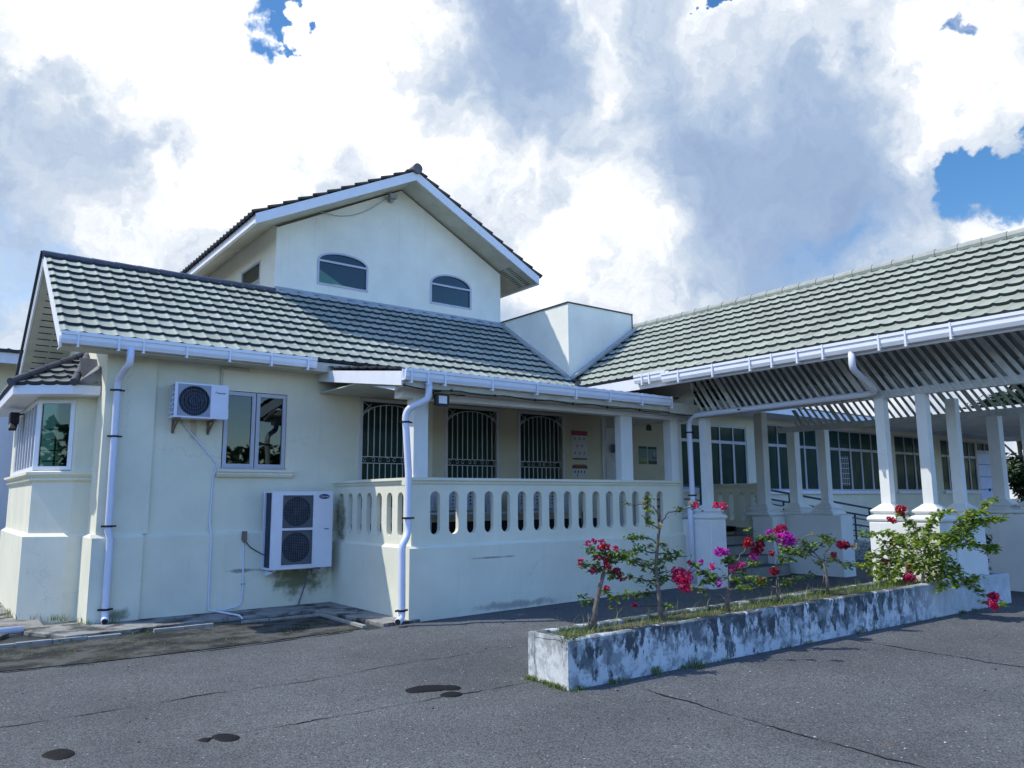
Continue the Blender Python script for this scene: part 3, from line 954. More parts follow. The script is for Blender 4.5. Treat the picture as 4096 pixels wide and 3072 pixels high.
for sx, ex, ez in ((-1, 4.34, 6.585), (1, 10.76, 6.545)):
    d = V((RP[0] - ex, 0, RP[1] - ez))
    L = d.length
    d.normalize()
    tile_roof('upper_roof', (ex - d.x * 0.06, 12.98, ez - d.z * 0.06), Y, d, L + 0.06, lambda v: (0.0, 6.1), ['tile_upper', 'tile_edge'], B, lift=0.04, row=0.31, amp=0.035)
    mb = MB()
    mb.obox((ex, 13.0, ez - 0.195), V((RP[0] - ex, 0, RP[1] - ez)), Y * 0.035, Z * 0.19)
    mb.obox((ex, 13.03, ez - 0.195), Y * 6.0, X * (-sx) * 0.03, Z * 0.18)
    mb.build('upper_fascia', 'trim', B)
    mb = MB()
    mb.obox((ex, 13.03, ez - 0.19), V((RP[0] - ex, 0, RP[1] - ez)), Y * 6.0, Z * 0.02, 0)
    if sx > 0:
        dd = V((RP[0] - ex, 0, RP[1] - ez)).normalized()
        for r_ in (0.12, 0.36):
            for k in range(12):
                mb.obox(V((ex, 13.10 + k * 0.0, ez - 0.196)) + dd * (0.12 + k * 0.055) + Y * r_, Y * 0.16, dd * 0.012, Z * 0.003, 1)
    mb.build('upper_soffit', ['soffit', 'dark'], B)
ridge('upper_ridge_cap', (7.555, 12.93, 8.24), (7.555, 19.0, 8.24), 0.10, 'tile_upper', B)
# parapet box in the roof valley
mb = MB()
mb.box((10.22, 11.45, 3.8), (12.06, 13.75, 5.53))
mb.build('parapet', 'upper', B)
mb = MB()
mb.box((10.20, 11.43, 5.53), (12.085, 13.76, 5.557))
mb.box((12.061, 11.437, 5.2), (12.083, 11.6, 5.529))
mb.build('parapet_coping', 'coping', B)
mb = MB()   # flashings: along the foot of the upper wall, the parapet and the valley
mb.prism([(0, 0), (0.10, -0.05), (0.10, -0.03), (0.012, 0.10), (0, 0.10)], (4.95, 13.6, 5.40), -Y, Z, (5.26, 0, 0))
mb.obox((10.215, 13.5, 5.36), V((0, -2.05, -1.367)), -X * 0.13, Z * 0.05)
mb.obox((10.22, 11.445, 3.95), V((1.86, 0, 1.24)), -Y * 0.13, Z * 0.05)
mb.build('roof_flashing', 'flash', B)
mb = MB()
mb.obox((9.97, 11.0, 3.70), V((0.5, 0.5, 0.31)), V((0.07, -0.07, 0)), Z * 0.06)
mb.build('roof_valley', 'black', B)


# windows -------------------------------------------------------------
def frame_mb(mb, x0, z0, x1, z1, y, wd=0.045, dp=0.05, mi=0):
    mb.box((x0, y, z0), (x1, y + dp, z0 + wd), mi)
    mb.box((x0, y, z1 - wd), (x1, y + dp, z1), mi)
    mb.box((x0, y + 0.001, z0 + wd), (x0 + wd, y + dp - .001, z1 - wd), mi)
    mb.box((x1 - wd, y + 0.001, z0 + wd), (x1, y + dp - .001, z1 - wd), mi)


def pane(x0, z0, x1, z1, y, mat, parent, name='pane'):
    return MB().box((x0, y, z0), (x1, y + 0.006, z1)).build(name, mat, parent)


def emptypart(name, loc, parent):
    o = bpy.data.objects.new(name, None)
    COL.objects.link(o)
    o.parent = parent
    p = V(loc)
    q = parent
    while q is not None:
        p -= q.location
        q = q.parent
    o.location = p
    o.empty_display_size = 0.1
    return o


# casement window with the moulded sill
wn = emptypart('casement_window', (3.985, WY, 2.07), B)
mb = MB()
frame_mb(mb, AX[0] + .012, AX[1] + .012, 3.978, AX[3] - .012, WY - 0.012, 0.055, 0.05)
frame_mb(mb, 3.992, AX[1] + .012, AX[2] - .012, AX[3] - .012, WY - 0.012, 0.055, 0.05)
mb.build('frame', 'alu', wn)
pane(AX[0] + .06, AX[1] + .06, 3.93, AX[3] - .06, WY + 0.015, 'glass', wn)
pane(4.04, AX[1] + .06, AX[2] - .06, AX[3] - .06, WY + 0.015, 'glass', wn)
mb = MB()
for i in range(5):
    mb.box((AX[0] + .02, WY + 0.10, 2.20 + i * 0.165), (AX[2] - .02, WY + 0.115, 2.212 + i * 0.165))
for x in (3.6, 3.73, 3.86, 4.0, 4.13, 4.26, 4.39):
    mb.box((x, WY + 0.116, 2.1), (x + .012, WY + 0.128, 2.88))
mb.build('inner_grille', 'iron_white', wn)
mb = MB()
mb.prism([(0, 2.055), (0.10, 2.05), (0.10, 2.02), (0.075, 2.0), (0.085, 1.985), (0.06, 1.945), (0.03, 1.94), (0, 1.94)], (3.44, WY, 0), -Y, Z, (1.14, 0, 0))
mb.build('sill', 'wall', wn)
mb = MB()
mb.box((AX[0] - 0.02, WY - 0.003, AX[1] - 0.02), (AX[2] + .02, WY + 0.001, AX[1] + .012))
mb.build('reveal', 'alu', wn)


def scroll(mb, cx, cz, s, y, mir, r=0.004):
    pts = []
    for i in range(13):
        t = i / 12
        a = math.pi * (0.2 + 1.9 * t)
        rr = s * (0.62 - 0.42 * t)
        pts.append((cx + mir * (rr * math.cos(a) - 0.1 * s), y, cz + rr * math.sin(a)))
    mb.tube(pts, r, 5, caps=False)


for gi, g in enumerate(G):
    x0, z0, x1, z1 = g
    wn = emptypart('grille_window', ((x0 + x1) / 2, WY, z0), B)
    mb = MB()
    frame_mb(mb, x0, z0, x1, z1, WY - 0.035, 0.05, 0.045)
    mb.build('frame', 'iron_white', wn)
    pane(x0 + .04, z0 + .04, x1 - .04, z1 - .04, WY + 0.09, 'glass_green', wn)
    mb = MB()
    xa, xb = x0 + .05, x1 - .05
    cx, hw = (xa + xb) / 2, (xb - xa) / 2
    zs, rise = z1 - 0.32, 0.235
    for i in range(1, 10):
        x = xa + (xb - xa) * i / 10
        zt = zs + rise * math.sqrt(max(0, 1 - ((x - cx) / hw) ** 2))
        mb.box((x - .0065, WY - .02, 2.30), (x + .0065, WY - .007, zt))
        mb.box((x - .0065, WY - .02, z0 + .05), (x + .0065, WY - .007, 2.19))
    for z in (2.19, 2.295):
        mb.box((xa, WY - .022, z), (xb, WY - .006, z + .012))
    pts = [(cx + hw * math.cos(math.pi * i / 20), WY - .014, zs + rise * math.sin(math.pi * i / 20)) for i in range(21)]
    mb.tube(pts, 0.008, 5, caps=False)
    for sx in (-1, 1):
        c = (cx + sx * hw, z1 - 0.05)
        for q in ((0.20, 0.0), (0.14, 0.10)):
            mb.tube([(c[0], WY - .014, c[1] - q[1] * 2.2 if q[1] else c[1]), (c[0] - sx * q[0], WY - .014, c[1] - 0.13)], 0.005, 5, caps=False)
        mb.tube([(c[0] - sx * 0.02, WY - .014, c[1] - .17), (c[0] - sx * 0.16, WY - .014, c[1] - .03)], 0.005, 5, caps=False)
    for i in range(8):
        scroll(mb, xa + (xb - xa) * (i + 0.5) / 8, 2.248, 0.065, WY - .014, -1 if i % 2 else 1)
    mb.build('grille', 'iron_white', wn)

# front door of the verandah
wn = emptypart('entrance_door', (11.6, WY, 1.0), B)
mb = MB()
frame_mb(mb, DOOR[0], DOOR[1], DOOR[2], DOOR[3], WY - 0.03, 0.06, 0.09)
mb.build('frame', 'door', wn)
MB().box((11.22, WY + .02, 1.02), (11.98, WY + .06, 3.16)).build('door_leaf', 'door', wn)
for (a, b, c_, d) in ((11.30, 1.2, 11.9, 1.9), (11.30, 2.0, 11.9, 2.45), (11.30, 2.78, 11.9, 3.08)):
    mb = MB()
    frame_mb(mb, a, b, c_, d, WY + .008, 0.02, 0.012)
    mb.build('door_moulding', 'door', wn)

# long row of windows beyond the steps, green reflections coloured into the glass
for k, (x0, z0, x1, z1) in enumerate(FW):
    wn = emptypart('ribbon_window', ((x0 + x1) / 2, WY, z0), B)
    mb = MB()
    frame_mb(mb, x0, z0, x1, z1, WY + 0.01, 0.045, 0.05)
    n = max(4, round((x1 - x0) / 0.56))
    mb.box((x0 + .045, WY + .008, 2.865), (x1 - .045, WY + .062, 2.935))
    for i in range(1, n):
        x = x0 + (x1 - x0) * i / n
        mb.box((x - .035, WY + .012, z0 + .045), (x + .035, WY + .058, 2.865))
        mb.box((x - .018, WY + .012, 2.935), (x + .018, WY + .058, z1 - .045))
    mb.build('frame', 'alu', wn)
    pane(x0 + .03, z0 + .03, x1 - .03, z1 - .03, WY + 0.035, 'glass_green', wn)
    mb = MB()
    mb.box((x0 - .04, WY - .07, z0 - 0.085), (x1 + .04, WY + .005, z0))
    mb.build('sill', 'trim', wn)
    if k == 2:
        mb = MB()
        for i in range(5):
            mb.box((20.36 + i * .09, WY + .026, 1.9), (20.375 + i * .09, WY + .033, 2.72))
        for i in range(6):
            mb.box((20.33, WY + .027, 1.95 + i * .14), (20.77, WY + .034, 1.965 + i * .14))
        mb.build('inner_grille', 'iron_white', wn)
wn = emptypart('side_door', (29.8, WY, 0.45), B)
mb = MB()
frame_mb(mb, FD[0], FD[1], FD[2], FD[3], WY + 0.0, 0.06, 0.09)
mb.box((FD[0] + .06, WY + .002, 3.08), (FD[2] - .06, WY + .07, 3.16))
mb.box((29.78, WY + .002, 3.16), (29.82, WY + .07, 3.40))
mb.build('frame', 'alu', wn)
MB().box((FD[0] + .06, WY + .03, 0.51), (FD[2] - .06, WY + .06, 3.08)).build('door_leaf', 'shutter', wn)
mb = MB()
for i in range(5):
    mb.box((FD[0] + .06, WY + .024, 0.95 + i * .43), (FD[2] - .06, WY + .031, 0.97 + i * .43))
mb.build('door_moulding', 'steel_dark', wn)
MB().box((29.9, WY + .0, 1.75), (30.0, WY + .03, 1.85)).build('door_handle', 'steel_dark', wn)
pane(FD[0] + .06, 3.16, FD[2] - .06, 3.40, WY + .04, 'glass_green', wn)
mb = MB()   # far eaves beyond the porch
mb.box((13.9, 10.72, 3.56), (31.8, WY - 0.002, 3.60))
mb.build('far_soffit', 'trim', B)
MB().box((20.8, 6.9, 3.57), (31.8, 10.655, 3.75)).build('walkway_canopy', 'column', B)
for x in (23.5, 27.5, 31.4):
    MB().box((x, 7.0, 0.05), (x + .16, 7.16, 3.568)).build('canopy_post', 'column', B)
mb = MB()
mb.box((13.9, 10.66, 3.555), (31.8, 10.715, 3.72))
mb.build('far_fascia', 'trim', B)
mb = MB()
mb.prism([(10.67, 3.722), (16.2, 3.9), (16.2, 4.0), (10.67, 3.76)], (13.9, 0, 0), Y, Z, (17.9, 0, 0))
mb.build('far_roof', 'tile_old', B)

# arched and side windows of the upper block
for (x0, x1, zb, zs, rise) in (W1, W2):
    wn = emptypart('arched_window', ((x0 + x1) / 2, UY, zb), B)
    o_ = arch(x0 - .005, x1 + .005, zb - .005, zs, rise + .005)
    i_ = arch(x0 + .035, x1 - .035, zb + .035, zs, rise - .03)
    me = panel('frame', o_, [i_], 0.05, (0, UY - 0.012, 0), X, Z, 'alu', wn)
    MB().box((x0 + .03, UY - .008, zs - .028), (x1 - .03, UY + .03, zs + .012)).build('transom', 'alu', wn)
    panel('pane', arch(x0 + .02, x1 - .02, zb + .02, zs, rise - .015), [], 0.006, (0, UY + .02, 0), X, Z, 'glass', wn)
wn = emptypart('side_window', (UX0, 14.95, 5.7), B)
mb = MB()
for a, b in (((UX0 - .01, 14.40, 5.70), (UX0 + .04, 15.5, 5.74)), ((UX0 - .01, 14.40, 6.16), (UX0 + .04, 15.5, 6.2)), ((UX0 - .009, 14.40, 5.74), (UX0 + .039, 14.44, 6.16)), ((UX0 - .009, 15.46, 5.74), (UX0 + .039, 15.5, 6.16))):
    mb.box(a, b)
mb.build('frame', 'alu', wn)
MB().box((UX0 + .02, 14.42, 5.72), (UX0 + .026, 15.48, 6.18)).build('pane', 'glass', wn)

# bay window on the left gable ----------------------------------------
def off(pts, d):
    """outward offset of the open bay outline (run anticlockwise seen from outside)"""
    out = []
    for i, p in enumerate(pts):
        p = V(p)
        ns = []
        if i > 0:
            e = V(pts[i]) - V(pts[i - 1])
            ns.append(V((e.y, -e.x)).normalized())
        if i < len(pts) - 1:
            e = V(pts[i + 1]) - V(pts[i])
            ns.append(V((e.y, -e.x)).normalized())
        n_ = sum(ns, V((0, 0))).normalized()
        out.append(p + n_ * d / max(0.3, n_.dot(ns[0])))
    return out


bay = [(1.285, 15.9), (1.285, 12.62), (1.735, 12.29), (1.98, 12.26)]
bay = [V(p) for p in bay]


def bayshell(mb, z0, z1, d0, d1, mi=0):
    a, b = off(bay, d0), off(bay, d1)
    for i in range(3):
        mb.poly([(a[i].x, a[i].y, z0), (a[i + 1].x, a[i + 1].y, z0), (b[i + 1].x, b[i + 1].y, z1), (b[i].x, b[i].y, z1)], mi)


bp = emptypart('bay_window', (1.5, 13.0, 0.0), B)
mb = MB()
bayshell(mb, 0.0, 1.13, 0.065, 0.065)
bayshell(mb, 1.13, 1.175, 0.065, 0.0)
bayshell(mb, 1.175, 1.88, 0.0, 0.0)
bayshell(mb, 3.02, 3.3, 0.0, 0.0)
a = off(bay, 0.0)
for z0, z1 in ((1.88, 3.02),):
    # piers between the glazing
    f0, f1 = a[1], a[2]
    d = (f1 - f0)
    for s, e in ((0.93, 1.0),):
        p, q = f0 + d * s, f0 + d * e
        mb.poly([(p.x, p.y, z0), (q.x, q.y, z0), (q.x, q.y, z1), (p.x, p.y, z1)])
    mb.poly([(a[2].x, a[2].y, z0), (a[3].x, a[3].y, z0), (a[3].x, a[3].y, z1), (a[2].x, a[2].y, z1)])
    mb.poly([(a[0].x, a[0].y, z0), (a[0].x, a[0].y - 0.5, z0), (a[0].x, a[0].y - 0.5, z1), (a[0].x, a[0].y, z1)])
mb.build('bay_wall', 'wall', bp)
mb = MB()
for z0, z1, d0, d1 in ((1.87, 1.90, 0.0, 0.045), (1.90, 1.93, 0.045, 0.03), (1.93, 1.975, 0.03, 0.085), (1.975, 2.01, 0.085, 0.085), (2.01, 2.035, 0.085, -0.02)):
    bayshell(mb, z0, z1, d0, d1)
mb.build('bay_sill', 'wall', bp)
mb = MB()
f0, f1 = a[1], a[2]
dv = V(((f1 - f0).x, (f1 - f0).y, 0))
nv = V((dv.y, -dv.x, 0)).normalized()
ax_ = dv.normalized()
L = dv.length * 0.93
P0 = V((f0.x, f0.y, 2.04)) + nv * 0.012
for (s, e, z0, z1) in ((0, L, 0, .05), (0, L, .93, .98), (0, .06, .05, .93), (L - .06, L, .05, .93)):
    mb.obox(P0 + ax_ * s + Z * z0, ax_ * (e - s), -nv * 0.05, Z * (z1 - z0))
ys = [12.66 + i * 0.36 for i in range(8)]
for y in ys:
    mb.box((1.275, y - .03, 2.09), (1.325, y + .03, 2.97))
mb.box((1.274, 12.62, 2.035), (1.326, 15.42, 2.09))
mb.box((1.274, 12.62, 2.97), (1.326, 15.42, 3.02))
mb.build('bay_frame', 'trim', bp)
mb = MB()
mb.obox(P0 + ax_ * .04 + Z * .03 - nv * 0.02, ax_ * (L - .08), -nv * 0.006, Z * .92)
mb.box((1.30, 12.64, 2.07), (1.306, 15.42, 2.99))
mb.build('bay_pane', 'glass', bp)
mb = MB()
for i in range(4):
    mb.obox(P0 + ax_ * .05 + Z * (.12 + i * .15) - nv * 0.12, ax_ * (L - .1), -nv * 0.012, Z * .014)
for i in range(3):
    mb.obox(P0 + ax_ * (.2 + i * .14) + Z * .05 - nv * 0.133, ax_ * 0.012, -nv * 0.012, Z * .6)
mb.build('bay_grille', 'iron_white', bp)
# bay roof
ev = off(bay, 0.34)
ev2 = off(bay, 0.30)
mb = MB()
bayshell(mb, 3.06, 3.20, 0.33, 0.33)
bayshell(mb, 3.061, 3.06, 0.0, 0.33)
mb.build('bay_fascia', 'trim', bp)
mb = MB()
apz = 3.86
pA, pB, pC, pD = [V((p.x, p.y, 3.19)) for p in ev]
q1 = V((1.98, 13.55, apz))
q0 = V((1.98, 15.9, apz))
q2 = V((1.98, 12.05, 3.5))
# main face looking left
d = V((1.0, 0, (apz - 3.19) / (1.98 - pB.x))).normalized()
tile_roof('bay_roof', (pB.x, 0, 3.19), -Y, d, (1.98 - pB.x) / d.x, lambda v: (-15.9, -(pB.y + (q1.y - pB.y) * v * d.x / (1.98 - pB.x))), ['tile_bay', 'tile_edge'], bp)
# canted face
eu = (pC - pB)
eu.z = 0
ew = eu.length
eu.normalize()
en = V((-eu.y, eu.x, 0))
cv = (V((1.98, 13.55, 0)) - pB)
run = cv.dot(V((-eu.y, eu.x, 0)))
if run < 0:
    en = -en
    run = -run
dn = V((en.x * 1.0, en.y * 1.0, (apz - 3.19) / run)).normalized()
hl = math.hypot(dn.x, dn.y)
t1 = (V((1.98, 13.55, 0)) - V((pB.x, pB.y, 0))).dot(eu)
LC = run / hl
tile_roof('bay_roof', pB, eu, dn, LC, lambda v: (t1 * v / LC, ew + (t1 - ew) * v / LC), ['tile_bay', 'tile_edge'], bp)
mb = MB()
mb.poly([pC, pD, q2, V((1.98, 13.55, apz))])
mb.build('bay_roof', 'tile_old', bp)
ridge('bay_hip_cap', pB + V((-0.03, -0.05, 0.03)), V((1.97, 13.5, apz + 0.04)), 0.055, 'ridge_dark', bp)
ridge('bay_hip_cap', pC + V((0.0, -0.03, 0.03)), V((1.97, 13.4, apz + 0.02)), 0.05, 'ridge_dark', bp)
mb = MB()
mb.obox(pC + V((0.12, 0.02, 0.02)), V((0.30, 0.02, 0.0)), V((0, 0.5, 0.42)), V((0, -0.02, 0.02)))
mb.build('bay_flashing', 'ridge_dark', bp)

# ================================================================== rear wing seen past the gable
RW = thing('rear_wing', 'cream rear building with a tiled eave behind the bay window at the left edge', 'building', (0, 18, 0))
mb = MB()
mb.box((-9, 18.0, 0), (1.9, 18.2, 4.5))
mb.build('wall', 'wall', RW)
mb = MB()
mb.box((-9, 17.35, 4.22), (1.85, 17.40, 4.42))
mb.build('fascia', 'trim', RW)
tile_roof('roof', (-9, 17.3, 4.44), X, V((0, 1, 0.03)).normalized(), 2.4, lambda v: (0, 10.9), ['tile_old', 'tile_edge'], RW)
mb = MB()
mb.box((-9, 17.92, 0.0), (1.9, 18.0, 3.3))
mb.build('lower_band', 'trim', RW)

# ================================================================== entrance porch
PO = thing('entrance_porch', 'open drive through porch with green tiled roof, white lattice and paired columns', 'porch', (12.5, 7.0, 0.1))
PY0 = 1.9
SW = V((2.45, 0, 1.634)).normalized()
LW = math.hypot(2.45, 1.634)
tile_roof('roof', (10.05, 0, 3.72), Y, SW, LW, lambda v: (PY0, 11.10 + v * SW.x), ['tile', 'tile_edge'], PO, phase=0.07)
tile_roof('roof', (14.95, 0, 3.72), -Y, V((-SW.x, 0, SW.z)), LW, lambda v: (-13.5, -PY0), ['tile', 'tile_edge'], PO)
ridge('ridge_cap', (12.5, PY0 - .03, 5.37), (12.5, 12.1, 5.37), 0.085, 'ridge_pale', PO)
mb = MB()
mb.poly([(10.08, PY0 + .05, 3.66), (10.08, 11.0, 3.66), (12.5, 11.0, 5.27), (12.5, PY0 + .05, 5.27)])
mb.poly([(14.92, PY0 + .05, 3.66), (14.92, 11.0, 3.66), (12.5, 11.0, 5.27), (12.5, PY0 + .05, 5.27)])
for i in range(14):
    y = PY0 + .3 + i * 0.65
    mb.obox((10.2, y, 3.66), V((2.3, 0, 1.53)), Y * 0.05, Z * -0.1)
    mb.obox((14.8, y, 3.66), V((-2.3, 0, 1.53)), Y * 0.05, Z * -0.1)
mb.build('roof_lining', 'under', PO)
MB().box((10.045, PY0, 3.50), (10.075, 10.95, 3.70)).build('fascia', 'trim', PO)
MB().box((14.925, PY0, 3.50), (14.955, 11.0, 3.70)).build('fascia', 'trim', PO)
gutter('gutter', (10.04, PY0, 3.70), (10.04, 8.78, 3.70), -X, 'gutter', PO, h=0.16, wd=0.115,
       brackets=[0.5, 1.35, 2.2, 2.75, 3.1, 3.9, 4.3, 4.72, 5.1, 5.8, 6.5])
gutter('gutter', (10.04, 8.70, 3.745), (10.04, 9.42, 3.745), -X, 'gutter', PO, h=0.15, wd=0.11, brackets=[0.35, 0.52])


def lattice(name, x, y0, y1, z0, z1, face, parent):
    mb = MB()
    sp, wd = 0.132, 0.052
    run = (z1 - z0) / 1.56
    n = int((y1 - y0 + run) / sp)
    for i in range(n + 1):
        yb = y0 - 0.0 + i * sp - 0.0       # foot of the slat
        a = V((x, yb, z0))
        b = V((x, yb + run, z1))
        if random.random() < 0.1:
            w_ = wd * 1.8
        else:
            w_ = wd * random.uniform(0.92, 1.08)
        ta, tb = 0.0, 1.0
        if b.y > y1:
            tb = (y1 - a.y) / (b.y - a.y)
        if tb <= 0.03:
            continue
        p, q = a, a + (b - a) * tb
        mb.add([p + Y * -w_ / 2, p + Y * w_ / 2, q + Y * w_ / 2, q + Y * -w_ / 2,
                p + Y * -w_ / 2 + X * face * .016, p + Y * w_ / 2 + X * face * .016, q + Y * w_ / 2 + X * face * .016, q + Y * -w_ / 2 + X * face * .016],
               [(0, 1, 2, 3), (7, 6, 5, 4), (0, 4, 5, 1), (1, 5, 6, 2), (2, 6, 7, 3), (3, 7, 4, 0)])
    return mb.build(name, 'lattice', parent)


lattice('lattice', 10.885, PY0, 8.98, 2.99, 4.1, 1, PO)
lattice('lattice', 14.22, PY0, 9.05, 2.92, 3.82, 1, PO)
MB().box((10.905, PY0, 2.995), (11.03, 9.12, 3.10)).build('beam', 'lattice', PO)
MB().box((14.13, PY0, 2.91), (14.215, 9.4, 3.02)).build('beam', 'lattice', PO)


def column(x, y, zb, h, top, parent=PO):
    c = MB().rings(x, y, [(h, zb), (h, top)]).build('column', 'column', parent)
    p = zb - 0.25
    k = h / 0.07
    k = 0.5 + 0.5 * k
    prof = [(.195, 0), (.20, .008), (.220, .022), (.225, .042), (.218, .066), (.19, .088), (.160, .098), (.154, .112), (.160, .124), (.181, .136),
            (.186, .152), (.178, .166), (.135, .20), (.105, .225), (.085, .243), (.0715, .25)]
    rg = [(r * k if i < 15 else h + .0015, p + z) for i, (r, z) in enumerate(prof)]
    MB().rings(x, y, rg).build('column_base', 'column', c)
    return c


def pedestal(x0, y0, x1, y1, top, name='pedestal'):
    return MB().box((x0, y0, 0.0), (x1, y1, top)).build(name, 'column', PO, bevel=0.01)


pedestal(10.76, 4.80, 11.17, 5.76, 1.245)
pedestal(11.172, 4.79, 12.12, 5.18, 1.243)
for x, y in ((10.97, 5.565), (10.97, 4.985), (11.88, 4.985)):
    column(x, y, 1.495, 0.068, 2.997)
pedestal(10.76, 8.53, 11.17, 9.72, 1.225)
column(10.97, 8.735, 1.475, 0.072, 2.997)
column(10.97, 9.43, 1.475, 0.085, 2.999)
pedestal(13.45, 9.15, 13.86, 9.62, 1.22)
column(13.66, 9.46, 1.47, 0.095, 3.3)
pedestal(14.0, 8.04, 14.42, 9.36, 1.24)
column(14.23, 9.10, 1.49, 0.09, 2.92)
column(14.23, 8.43, 1.49, 0.08, 2.92)
pedestal(13.99, 4.55, 14.42, 5.56, 1.30)
column(14.23, 5.33, 1.55, 0.09, 2.92)
column(14.23, 4.83, 1.55, 0.09, 2.92)

